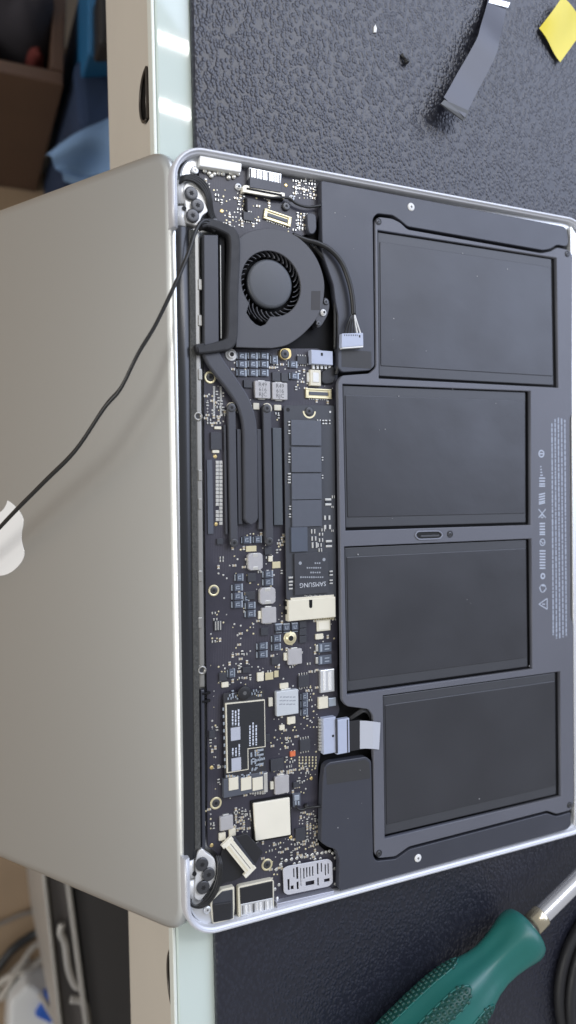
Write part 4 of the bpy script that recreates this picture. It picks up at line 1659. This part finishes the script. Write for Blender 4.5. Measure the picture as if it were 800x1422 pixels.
for c in cells:
    q = ccw(LP(c, ZT))
    q0 = inset(q, .25)
    b = MB()
    b.prism(q0, -4.1, -3.6, 0)
    b.build('cell_tray', blackf, bat)
    xs = [p[0] for p in q]
    ys = [p[1] for p in q]
    # pouch: flat middle, folded lower strips along the two short runs, dark gap at the right
    x0, x1, y0, y1 = min(xs) + .7, max(xs) - 2.0, min(ys) + 1.0, max(ys) - .6
    f0 = [(x0, y0), (x1, y0), (x1, y1), (x0, y1)]
    qq = inset(q, .6)
    cx = sum(xs) / 4
    pouch = [(p[0] - (1.9 if p[0] > cx else 0), p[1] + (.7 if p[1] < sum(ys) / 4 else 0)) for p in qq]
    b = MB()
    b.prism(rounded(pouch, .4, 2), -3.6, -2.05, .35)
    b.build('cell', cellf, bat)
    yc = sum(ys) / 4
    body_ = [(p[0] + (.9 if p[0] < cx else -.5), p[1] + (4.6 if p[1] < yc else -4.2)) for p in pouch]
    b = MB()
    b.prism(rounded(body_, .6, 2), -3.0, -1.75, .3)
    b.build('cell_face', cellm, bat)
lo_ = rounded(LP(latch, ZT), 1.5, 4)
plate('latch_rim', ccw(lo_), [list(reversed(inset(ccw(lo_), .65)))], ZT - .4, ZT + .5, .12, mat('latch_rim', (.2, .21, .25), .4), bat)
b = MB()
b.prism(inset(ccw(lo_), .66), ZT - .4, ZT + .03)
b.build('latch_slot', recess, bat)
b = MB()
b.prism(rounded(LP([(584, 743.5), (610, 742.5), (610, 745), (584, 746)], ZT), .3), ZT, ZT + .25, .1)
b.build('latch_tab', screwm, bat)
for x, y, r in ((525.8, 307.5, 5), (788, 352.5, 5), (526.3, 1185, 5), (791, 1118, 5), (625, 741.7, 5.2)):
    screw(x, y, r, ZT + .12, bat, 'ring', 'screw', mat('dark_ring', (.012, .012, .014), .4))

# printed text and symbols on the battery frame
prn = MB()
ZX = ZT + .015
for k, (xa, ya, yb) in enumerate(((766.5, 588, 882), (771, 582, 887), (775.5, 580, 887), (780, 581, 885), (784.5, 583, 884))):
    y = ya
    while y < yb:
        ln_ = rng.uniform(2.5, 9)
        xx = xa + (y - 580) * .0065
        a, c = L(xx, y, ZX), L(xx, min(yb, y + ln_), ZX)
        prn.box(a.x, (a.y + c.y) / 2, rng.uniform(.75, .95), abs(c.y - a.y), ZX - .1, ZX)
        y += ln_ + rng.uniform(.7, 1.6)
prn.build('printed_lines', mat('pale_grey_print', (.34, .38, .46), .6), bat)
sym = MB()


def ringflat(b, px, py, r, w=.35, n=22):
    p = L(px, py, ZX)
    b.rings([[(p.x + rr * math.cos(2 * math.pi * k / n), p.y + rr * math.sin(2 * math.pi * k / n), z) for k in range(n)]
             for rr, z in ((r, ZX - .1), (r, ZX), (r - w, ZX), (r - w, ZX - .1))], 0, False, False, False)


def bar(b, x0, y0, x1, y1, w=.4):
    a, c = L(x0, y0, ZX), L(x1, y1, ZX)
    d = c - a
    b.box((a.x + c.x) / 2, (a.y + c.y) / 2, d.length, w, ZX - .1, ZX, 0, 0, math.atan2(d.y, d.x))


ringflat(sym, 752, 630, 2.0, .7)
bar(sym, 749.5, 630, 754.5, 630, .6)
for y in (648, 652, 656, 660):
    bar(sym, 750.5, y, 751.5 + (y - 645) * .15, y, .6)
for y in (664, 668, 672, 675):
    bar(sym, 749, y, 757, y, .7)
for y in (687, 690.5, 694, 697.5, 700):
    bar(sym, 748.5, y, 757, y - 2, .7)
bar(sym, 748, 707, 758, 719, .5)
bar(sym, 748, 719, 758, 707, .5)
ringflat(sym, 753, 717, 1.0, .4)
for y in (727, 731, 735, 739, 742):
    bar(sym, 749.5, y, 757, y, .75)
ringflat(sym, 753.5, 753, 1.9, .45)
bar(sym, 751, 751, 754, 755, .4)
bar(sym, 754, 755, 757, 752, .4)
for y in (765, 769, 773, 777, 781, 785, 789):
    bar(sym, 749.5, y, 757.5, y, .75)
ringflat(sym, 754, 800, 1.6, .8)
for a in range(3):
    t = a * 2.1
    bar(sym, 754 + 5 * math.cos(t), 817 + 5 * math.sin(t), 754 + 5 * math.cos(t + 1.4), 817 + 5 * math.sin(t + 1.4), .7)
ringflat(sym, 754, 817, 2.2, .4)
bar(sym, 748.5, 839, 760, 831, .5)
bar(sym, 760, 831, 760, 846, .5)
bar(sym, 760, 846, 748.5, 839, .5)
bar(sym, 753, 839, 757, 839, .5)
sym.build('printed_symbols', mat('white_grey_print', (.42, .46, .54), .6), bat)

# battery plug, tail and tab
b = MB()
px_box(b, 467.8, 1000, 486, 1045, -5, -2.4, .3, 0)
px_box(b, 466.8, 999, 469.6, 1046, -5, -2.2, .1, 1)
px_box(b, 482, 999.5, 484, 1045, -5, -2.2, .1, 1)
b.build('battery_plug', [coolw, chip], bat)
b = MB()
b.prism(LP([(486, 1002), (503, 1000), (503, 1041), (486, 1044)], -2.2), -3.2, -2.6, .1)
b.build('battery_tail', rubber, bat)
b = MB()
pz = [L(500, 1020, -2.0), L(510, 1020, -1.4), L(520, 1020, -.6), L(529, 1020, -.2)]
q0 = [(L(x, ya, z).x, L(x, ya, z).y, z) for x, ya, z in ((500, 1001, -2.4), (508, 1001, -1.6), (518, 1002, -.6), (528.5, 1003.5, -.35))]
q1 = [(L(x, ya, z).x, L(x, ya, z).y, z) for x, ya, z in ((500, 1040, -2.4), (508, 1039.5, -1.6), (518, 1040, -.6), (526.5, 1041, -.35))]
rr = []
for a, c in zip(q0, q1):
    rr.append([a, c, (c[0], c[1], c[2] - .25), (a[0], a[1], a[2] - .25)])
b.rings(rr, 0, False)
b.build('pull_tab', mat('frosted_tab', (.46, .48, .53), .4, spec=.5), bat)
for k in range(3):
    cable('battery_wire', [(486, 999 - k, -3.4), (496, 993 - 2 * k, -3), (506, 988 - 2 * k, -2.8), (514, 994 + k, -3.2), (514, 1004, -4.2)], .6, cablem, bat)

# fan / speaker lead with its unplugged connector
cable('plug_lead', [(406, 326, -2.6), (424, 333, -1.6), (442, 338, -.6), (460, 348, .2), (475, 366, .6), (485, 392, .8), (489.5, 415, .8), (491, 437, .8)], 1.15, cablem)
cable('speaker_lead', [(436, 342, -3), (452, 360, -2.6), (464, 378, -2.4), (469, 398, -2.4), (469.5, 440, -2.4), (470, 500, -2.6), (467, 520, -3.4)], .8, cablem)
cable('speaker_lead', [(430, 338, -3.4), (446, 356, -3.2), (459, 376, -3.2), (464, 400, -3.2), (465, 440, -3.2), (465, 485, -3.4)], .7, cablem)
pg = empty_part('lead_plug', laptop)
b = MB()
b.prism(rounded(LP([(475, 463), (504.5, 462), (505, 480), (474.5, 482.5)], 1.2), .4), -1.2, 1.2, .25, 0)
b.prism(LP([(476, 479), (505, 477), (505, 482), (476, 484)], 1.3), -1.2, 1.0, .1, 1)
p = L(499.5, 467, 1.2)
b.box(p.x, p.y, .7, 1.1, 1, 1.24, 0, 2)
for k in range(8):
    p = L(478.5 + k * 2.5, 465.5, 1.2)
    b.box(p.x, p.y, .3, .7, 1, 1.24, 0, 2)
b.build('plug_body', [coolw, whitep, recess], pg)
for k in range(6):
    x = 478 + k * 4.6
    m = (cablem, cablem, cablem, cablem, whitep, whitep)[k]
    cable('plug_wire', [(490.5 + (k - 2.5) * .5, 434, .8), (489.5 + (x - 489) * .5, 447, 1.2), (x, 464, .6)], .38, m, pg, 6)

# flecks of dust on the covers
du = MB()
for x, y in ((644, 351), (664, 383), (706, 373), (492, 345), (521, 402), (593, 487), (548, 442), (547, 471), (501, 1070), (503, 1116), (484, 1137), (470, 1150), (637, 1175),
             (650, 833), (655, 838), (546, 720), (535, 596), (527, 597), (667, 1110), (527, 1030), (630, 540), (735, 925), (555, 550), (690, 560), (498, 770), (480, 300), (466, 295)):
    p = L(x, y, ZT)
    r = rng.uniform(.1, .3)
    zz = {True: -1.5, False: -1.0}[x < 523 or 1170 < y]
    z = -1.72 if (540 < x < 735) else zz
    du.prism([(p.x + r * math.cos(a) * rng.uniform(.6, 1), p.y + r * math.sin(a) * rng.uniform(.6, 1.2)) for a in (0, 1.2, 2.5, 3.7, 5)], z - .05, z + .12)
o = du.build('dust', mat('dust_grey', (.45, .45, .45), .9), laptop)
o['kind'] = 'stuff'

# ------------------------------------------------------------------ things on the mat
# grey flat ribbon cable
b = MB()
cl = [(692, -22, 2), (691, 3, 3), (687, 22, 5), (681, 45, 8.5), (676.5, 63, 9.5), (664, 88, 9), (649, 115, 8.5), (636, 140, 9), (631, 149, 9)]
rg = []
P = spline([W(*c) for c in cl], 5)
for i, p in enumerate(P):
    t = (P[min(i + 1, len(P) - 1)] - P[max(i - 1, 0)]).normalized()
    u = t.cross(Vector((0, 0, 1))).normalized()
    t_ = i / (len(P) - 1)
    w = 5.4 + 1.6 * t_
    a, c = p + u * w, p - u * w
    rg.append([tuple(a), tuple(c), tuple(c - Vector((0, 0, .22))), tuple(a - Vector((0, 0, .22)))])
b.rings(rg, 0, False)
flexm = mat('grey_flex', (.080, .085, .108), .42, var=.05, vscale=60)
fx = empty('ribbon_cable', (0, 0, 0))
tag(fx, 'grey flat ribbon cable curling above the leather mat near the yellow tag', 'ribbon cable')
b.build('flex_strip', flexm, fx)
b = MB()
q = [W(612, 144, 9), W(617, 138.5, 9.2), W(651, 154, 9.2), W(648, 163, 8.6), W(643, 167, 8)]
q = [(v.x, v.y, v.z) for v in q]
b.rings([[(x, y, z - .6) for x, y, z in reversed(q)], [(x, y, z + .15) for x, y, z in reversed(q)]])
b.build('end_stiffener', mat('grey_stiffener', (.10, .105, .11), .45), fx)
b = MB()
q = [W(678, 4, 3.4), W(681, -2, 3.2), W(708, 4, 3.2), W(705, 11, 3.4)]
b.rings([[(v.x, v.y, v.z - .2) for v in reversed(q)], [(v.x, v.y, v.z + .35) for v in reversed(q)]])
b.build('end_stiffener', innm, fx)

# yellow tag
b = MB()
ys = [(749, 39, 1.6), (781, -5, 4.5), (816, 34, 1.0), (778.5, 86, 2.2)]
c4 = [W(*v) for v in ys]
n = 8
grid = []
for i in range(n + 1):
    for j in range(n + 1):
        u, v = i / n, j / n
        p = c4[0].lerp(c4[1], u).lerp(c4[3].lerp(c4[2], u), v)
        p = p + Vector((0, 0, 1.3 * math.sin(u * 3.1) * (1 - v) + .5 * math.sin(v * 6)))
        p.z = max(p.z, .35)
        grid.append(p)
b.v = [tuple(p) for p in grid] + [tuple(p - Vector((0, 0, .15))) for p in grid]
N_ = (n + 1) ** 2
for i in range(n):
    for j in range(n):
        a = i * (n + 1) + j
        b.face((a, a + 1, a + n + 2, a + n + 1), 0, True)
        b.face((N_ + a, N_ + a + n + 1, N_ + a + n + 2, N_ + a + 1), 0, True)
o = b.build('yellow_tag', mat('yellow_film', (.72, .60, .02), .35, var=.05, vscale=50))
tag(o, 'small bright yellow film square lying curled on the leather mat', 'film tag')

# tiny black screw lying on the mat
p = W(563, 84, 1.0)
b = MB()
b.lathe([(1.3, .3), (1.3, 1.3), (1.0, 1.6), (.3, 1.6)], n=14)
b.lathe([(.75, -.6), (.75, .4)], n=10)
ms = b.mesh('loose_screw', cablem)
o = bpy.data.objects.new('loose_screw', ms)
col.objects.link(o)
o.location = [p.x * MM, p.y * MM, 1.25 * MM]
o.rotation_euler = (math.radians(78), math.radians(15), .5)
b = MB()
b.lathe([(.7, -3.4), (.8, -3.0), (.8, -.5)], n=10)
o2 = b.build('shank', cablem, o)
tag(o, 'tiny black screw lying alone on the leather mat', 'screw')
p = W(521, 40, .3)
b = MB()
b.prism([(-.9, -1.9), (.6, -1.6), (.9, .4), (.1, 2.0), (-.7, .8)], .05, .6, .15)
o = b.build('white_chip', whitep, None, (p.x, p.y, 0))
tag(o, 'tiny white crumb on the leather mat above the laptop', 'crumb')

# screwdriver
ax0 = W(733, 1289, 16.6)                      # front of the handle
ax1 = W(596, 1424, 16.6)
d = (ax1 - ax0)
d.z = 0
d.normalize()
sd_ = empty('screwdriver', (ax0.x, ax0.y, 17.0), (0, 0, math.atan2(d.y, d.x)))
tag(sd_, 'green handled screwdriver with steel shaft lying on the mat', 'screwdriver')
green = mat('green_handle_plastic', (.013, .120, .102), .38, var=.12, vscale=60, spec=.5, bump=.04, bscale=800)
dgreen = mat('dark_green_grip', (.006, .060, .048), .45, var=.1, vscale=100)
RAD = [(0, 10.0), (1, 11.6), (3, 12.6), (6, 13.0), (9, 12.9), (14, 12.2), (20, 11.4), (26, 11.2), (32, 12.0), (38, 13.7), (45, 15.5), (54, 16.6), (66, 16.9), (80, 16.7), (95, 16.0), (105, 15.2), (112, 13), (115, 8)]


def hrad(t):
    for (a, ra), (c, rc) in zip(RAD, RAD[1:]):
        if a <= t <= c:
            k = (t - a) / (c - a)
            return ra + (rc - ra) * k
    return RAD[-1][1]


ts = [0, .5, 1, 2, 3, 4.5, 6, 7.5, 9, 11, 14, 17, 20, 23, 26, 29, 32, 35, 38, 41, 45, 50, 54, 60, 66, 73, 80, 88, 95, 100, 105, 109, 112, 114, 115]


ROLL = math.radians(-16)


def hpoint(t, a, dr=0.0):
    r = hrad(t)
    lob = max(0, min(1, (t - 5) / 10))
    r = r * (1 - .10 * lob * (.5 + .5 * math.cos(6 * (a - ROLL)))) + dr
    return (t, r * math.cos(a), r * math.sin(a))


b = MB()
NH = 60
b.rings([[hpoint(t, 2 * math.pi * k / NH) for k in range(NH)] for t in ts], 0, True)
b.build('handle', green, sd_)
# dark grip panels with rows of studs; their frames stand proud
stud = MB()
stud.lathe([(1.0, -.3), (1.0, .15), (.8, .5), (.45, .72), (.05, .8)], n=8)
studm = stud.mesh('stud', dgreen)
for gi in range(6):
    a0 = gi * math.pi / 3 + math.pi / 6 + ROLL
    tA, tB, ha = 38, 104, .26
    if gi % 2 == 0:
        tA = 43
    b = MB()
    nt_, na = 24, 6
    top, bot = [], []
    vv = []
    for i in range(nt_ + 1):
        t = tA + (tB - tA) * i / nt_
        e = min(i, nt_ - i) / nt_
        wdt = ha * math.sqrt(max(.05, 1 - (1 - min(1, e * 7)) ** 2))
        for j in range(na + 1):
            vv.append(hpoint(t, a0 + wdt * (2 * j / na - 1), .12))
    b.v = vv
    for i in range(nt_):
        for j in range(na):
            s_ = i * (na + 1) + j
            b.face((s_, s_ + 1, s_ + na + 2, s_ + na + 1), 0, True)
    gp = b.build('grip_panel', dgreen, sd_)
    edge = [hpoint(tA + (tB - tA) * i / nt_, a0 + ha * math.sqrt(max(.05, 1 - (1 - min(1, min(i, nt_ - i) / nt_ * 7)) ** 2)) * sgn, .1)
            for sgn, rngi in ((1, range(nt_ + 1)), (-1, range(nt_, -1, -1))) for i in rngi]
    r = MB()
    r.tube(edge + [edge[0]], .45, 6)
    r.build('grip_panel_rim', green, sd_)
    for i in range(24):
        t = tA + 2.6 + i * 2.35
        if t > tB - 2:
            break
        for j in range(3 if i % 2 == 0 else 4):
            off = (j - (1 if i % 2 == 0 else 1.5)) * .15
            if abs(off) > .2 and (t < tA + 3.5 or t > tB - 3.5):
                continue
            q = Vector(hpoint(t, a0 + off, .0))
            so_ = link('stud', studm, gp, tuple(q))
            so_.rotation_euler = Vector((0, q.y, q.z)).to_track_quat('Z', 'Y').to_euler()
b = MB()
b.rings([[(t, r * math.cos(2 * math.pi * k / 32), r * math.sin(2 * math.pi * k / 32)) for k in range(32)]
         for t, r in ((1, 8.0), (-.8, 8.0), (-1.2, 7.5), (-1.2, 6))], 0, True)
b.build('collar', rubber, sd_)
b = MB()
b.rings([[(t, r * math.cos(2 * math.pi * k / 32), r * math.sin(2 * math.pi * k / 32)) for k in range(32)]
         for t, r in ((0, 5.3), (-9.5, 5.3), (-10, 5.0), (-10, 3))], 0, True)
b.build('ferrule', mat('brass_ferrule', (.62, .55, .40), .25, .9), sd_)
b = MB()
b.rings([[(t, r * math.cos(2 * math.pi * k / 32), r * math.sin(2 * math.pi * k / 32)) for k in range(32)]
         for t, r in ((-8, 4.4), (-10.5, 4.4), (-95, 4.0), (-100, 3.2), (-118, 1.5), (-119, .8))], 0, True)
b.build('shaft', mat('chrome_shaft', (.84, .84, .86), .24, .85), sd_)

# black coil at the right edge
cc = W(880, 1362, 6)
b = MB()
co = empty('cable_coil', (cc.x, cc.y, 0))
tag(co, 'black coiled cable at the right edge beside the screwdriver', 'cable')
R1 = (W(781, 1352, 4) - W(880, 1352, 4)).length
for k, (rr, zz, rt) in enumerate(((R1 - 3.0, 3.0, 3.0), (R1 - 8.2, 3.2, 2.7), (R1 - 5.6, 7.2, 2.6), (R1 - 13.0, 3.0, 2.7))):
    pts = [(rr * math.cos(a) * (1 + .015 * math.sin(3 * a + k)), rr * 1.05 * math.sin(a), zz + .15 * math.sin(2 * a)) for a in [2 * math.pi * i / 64 for i in range(65)]]
    b = MB()
    b.tube(pts, rt, 10)
    b.build('cable_turn', rubber, co)

# ------------------------------------------------------------------ under and beside the table (seen past its edge)
def FP(px, py, z):
    v = W(px, py, z)
    return (v.x, v.y)


def quadprism(name, pts, z0, z1, m, parent=None, bev=2.0, r=4):
    b = MB()
    q = [FP(x, y, z1) for x, y in pts]
    b.prism(rounded(q, r, 3), z0, z1, bev)
    return b.build(name, m, parent)


# wooden stool board with dark clothes on it, top left
wood = mat('brown_wood', (.080, .042, .026), .5, var=.3, vscale=12, bump=.1, bscale=120)
st = empty('wooden_crate', (0, 0, FLOOR))
tag(st, 'brown wooden crate on the floor at the upper left, holding dark clothes', 'crate')


def wall_pts(a, b_, t):
    d_ = (Vector(b_) - Vector(a)).normalized()
    n_ = Vector((-d_.y, d_.x)) * t
    return [tuple(a), tuple(b_), tuple(Vector(b_) + n_), tuple(Vector(a) + n_)]


zt_ = -430.0
ca = [FP(-60, 88, zt_), FP(88, 118, zt_), FP(98, -160, zt_), FP(-60, -160, zt_)]
for i in range(4):
    bb = MB()
    q = wall_pts(ca[i], ca[(i + 1) % 4], 12 if area2(ca) > 0 else -12)
    # butt the boards: shorten every second one
    if i % 2:
        v0, v1 = Vector(q[0]), Vector(q[1])
        dd = (v1 - v0).normalized() * 12.5
        q = [tuple(v0 + dd), tuple(v1 - dd), tuple(Vector(q[2]) - dd), tuple(Vector(q[3]) + dd)]
    bb.prism(q, 0, zt_ - FLOOR, 1.5)
    bb.build('board', wood, st)


def lumpy(name, cx, cy, z, sx, sy, sz, m, seed, n=26, amp=.3):
    r_ = random.Random(seed)
    ph = [(r_.uniform(1.5, 4), r_.uniform(1.5, 4), r_.uniform(0, 6)) for _ in range(6)]
    b = MB()
    rs = []
    for i in range(n + 1):
        th = math.pi / 2 * (1 - i / n)
        row = []
        for k in range(48):
            a = 2 * math.pi * k / 48
            f = 1 + amp * sum(math.sin(p[0] * a * 1.0 // 1 * 1.0 + p[2]) * 0 + math.sin(round(p[0]) * a + p[2] + p[1] * th) for p in ph) / 6
            f = 1 + (f - 1) * math.cos(th) ** .5 if th < math.pi / 2 else 1
            row.append((sx * math.cos(th) ** .6 * math.cos(a) * f, sy * math.cos(th) ** .6 * math.sin(a) * f,
                        sz * math.sin(th) * (1 + .35 * (f - 1))))
        rs.append(row)
    rs = [list(reversed(r)) for r in rs][::-1]
    b.rings([list(reversed(r)) for r in rs], 0, True)
    return b.build(name, m, None, (cx, cy, z))


clm = mat('dark_purple_cloth', (.030, .026, .032), .9, var=.5, vscale=18, bump=.3, bscale=300)
x, y = FP(25, 20, zt_ - 20)
o = lumpy('dark_clothes', x, y, zt_ - 150, 50, 48, 165, clm, 3)
tag(o, 'heap of dark clothes in the wooden crate at upper left', 'clothes')
x, y = FP(52, 62, zt_)
o = lumpy('red_cloth', x, y, zt_ - 60, 9, 10, 50, mat('red_cloth', (.12, .018, .014), .9), 5)
tag(o, 'small red cloth tip among the dark clothes', 'cloth')
# navy bag and blue board beside the table
navy = mat('navy_fabric', (.008, .022, .060), .85, var=.3, vscale=25, bump=.3, bscale=400)
blue = mat('blue_board', (.012, .10, .22), .5, var=.1, vscale=10)
o = quadprism('navy_bag', [(103, 78), (175, 76), (175, 178), (112, 180)], FLOOR + .5, -420, navy, None, 8, 12)
tag(o, 'dark navy fabric bag standing beside the table edge, upper left', 'bag')
o = quadprism('blue_board', [(122, -60), (175, -60), (172, 74), (122, 76)], FLOOR + .5, -380, blue, None, 3, 4)
tag(o, 'bright blue storage box standing behind the navy bag', 'box')
o = quadprism('black_case', [(137, -20), (168, -20), (166, 61), (138, 62)], -379.9, -352, mat('black_case', (.012, .011, .011), .5), None, 3, 4)
tag(o, 'small black case lying on the blue storage box', 'case')
# bucket and light blue cloth
bx_, by_ = FP(66, 190, FLOOR + 62)
bu = empty('white_tub', (bx_, by_, FLOOR))
tag(bu, 'greyish white round tub with lid on the floor beside the crate', 'tub')
b = MB()
b.lathe([(19, .5), (20.5, 52), (20.5, 54)], n=48)
b.build('tub_body', mat('tub_plastic', (.24, .24, .23), .5, var=.1, vscale=20), bu)
b = MB()
b.lathe([(21.5, 52), (21.5, 60), (20, 62), (18, 62), (17, 60.5), (.5, 60.5)], n=48)
b.build('tub_lid', mat('tub_lid', (.30, .30, .29), .5), bu)
b = MB()
cloth = [(64, 215, -400), (146, 146, -372), (196, 136, -372), (196, 270, -372), (88, 252, -400)]
q = [W(*c) for c in cloth]
gridn = 14
A0, A1, A2, A3 = q[0], q[1].lerp(q[2], .6), q[3], q[4]
b.v = []
for i in range(gridn + 1):
    for j in range(gridn + 1):
        u, v = i / gridn, j / gridn
        p = A0.lerp(A1, u).lerp(A3.lerp(A2, u), v)
        p = p + Vector((0, 0, 9 * math.sin(u * 5 + v * 3) + 6 * math.sin(v * 9 - u * 2)))
        b.v.append(tuple(p))
nn = len(b.v)
b.v += [(x, y, z - 2.5) for x, y, z in b.v]
for i in range(gridn):
    for j in range(gridn):
        a = i * (gridn + 1) + j
        b.face((a, a + gridn + 1, a + gridn + 2, a + 1), 0, True)
        b.face((nn + a, nn + a + 1, nn + a + gridn + 2, nn + a + gridn + 1), 0, True)
o = b.build('light_blue_cloth', mat('light_blue_cloth', (.16, .26, .42), .85, var=.1, vscale=20, bump=.2, bscale=500))
tag(o, 'light blue cloth hanging beside the round tub toward the table', 'cloth')

# metal cabinet, cables and adapter, bottom left
cab = empty('metal_cabinet', (0, 0, FLOOR))
tag(cab, 'dark grey metal cabinet with pale edge rails under the table', 'cabinet')
gm = mat('dark_grey_panel', (.045, .042, .042), .5, var=.1, vscale=20)
gm2 = mat('mid_grey_panel', (.10, .09, .085), .45, var=.1, vscale=20)
pale = mat('pale_edge', (.42, .40, .37), .4, .3)


def cab_part(name, pts, z1, m, z0=.5, bev=1.5):
    b = MB()
    b.prism([FP(x, y, FLOOR + z1) for x, y in pts], z0, z1, bev)
    return b.build(name, m, cab)


cab_part('top_panel', [(94, 1160), (200, 1160), (200, 1500), (136, 1500)], 330, gm)
cab_part('side_panel', [(60, 1160), (88, 1160), (128, 1500), (96, 1500)], 318, gm2)
cab_part('edge_rail', [(52, 1160), (58.5, 1160), (96, 1500), (89, 1500)], 326, pale)
cab_part('edge_rail', [(83, 1160), (90, 1160), (134.5, 1500), (127, 1500)], 336, pale, 319)
hd = MB()
hp = [W(x, y, FLOOR + 324) for x, y in ((86, 1282), (84, 1296), (90, 1310), (95, 1345), (104, 1368), (112, 1372))]
hd.tube([v - Vector((0, 0, FLOOR)) for v in spline(hp, 5)], 3.2, 8)
hd.build('wire_handle', pale, cab)
hd = MB()
hp = [W(x, y, FLOOR + 326) for x, y in ((98, 1388), (112, 1390), (123, 1402), (127, 1440))]
hd.tube([v - Vector((0, 0, FLOOR)) for v in spline(hp, 5)], 3.4, 8)
hd.build('wire_handle', pale, cab)


def floor_cable(name, pts, r, m, label):
    P = spline([W(x, y, FLOOR + z) for x, y, z in pts], 8)
    b = MB()
    b.tube(P, r, 8)
    o = b.build(name, m)
    tag(o, label, 'cable', 'cables lying on the floor')


creamc = mat('cream_cable', (.50, .46, .40), .5)
greyc = mat('grey_cable', (.22, .19, .16), .5)
floor_cable('floor_cable', [(-60, 1400, 6), (-10, 1352, 10), (18, 1318, 14), (50, 1296, 14), (76, 1288, 30)], 5.5, cablem, 'thick black cable curving over the tan floor, lower left')
floor_cable('floor_cable', [(-50, 1300, 4), (0, 1283, 5), (30, 1270, 5), (60, 1264, 6)], 3.0, greyc, 'thin grey cable nearest the lid on the tan floor')
floor_cable('floor_cable', [(-40, 1420, 8), (0, 1366, 22), (25, 1352, 30), (40, 1348, 26), (60, 1330, 14), (78, 1326, 14)], 4.5, creamc, 'cream cable looping over the white adapter')
floor_cable('floor_cable', [(0, 1388, 30), (16, 1362, 34), (30, 1338, 26), (50, 1312, 14), (78, 1305, 12)], 3.6, creamc, 'cream cable running just below the thick black cable')
floor_cable('floor_cable', [(-30, 1372, 14), (0, 1380, 22), (14, 1384, 26), (20, 1396, 26), (12, 1430, 20)], 4.2, creamc, 'short cream cable bent beside the white adapter')
ad = empty('power_adapter', (*FP(45, 1400, FLOOR + 60), FLOOR))
tag(ad, 'white power adapter with blue clips lying among the cables', 'adapter')
ao = FP(45, 1400, FLOOR + 60)
b = MB()
b.prism(rounded([(x - ao[0], y - ao[1]) for x, y in (FP(14, 1392, FLOOR + 60), FP(40, 1366, FLOOR + 60), FP(84, 1392, FLOOR + 60), FP(80, 1470, FLOOR + 60), FP(10, 1470, FLOOR + 60))], 8, 4), .5, 60, 5)
b.build('adapter_body', whitep, ad)
for px, py, r_ in ((76, 1386, .5), (66, 1408, .9)):
    x, y = FP(px, py, FLOOR + 68)
    b = MB()
    b.prism(rounded(rect(x - ao[0], y - ao[1], 16, 24, r_), 3), 58, 70, 3)
    b.build('blue_clip', mat('blue_clip', (.01, .10, .50), .4), ad)
P = spline([W(x, y, FLOOR + z) - Vector((ao[0], ao[1], FLOOR)) for x, y, z in ((54, 1380, 68), (68, 1402, 72), (82, 1425, 68))], 5)
b = MB()
b.tube(P, 3, 8)
b.build('adapter_lead', creamc, ad)
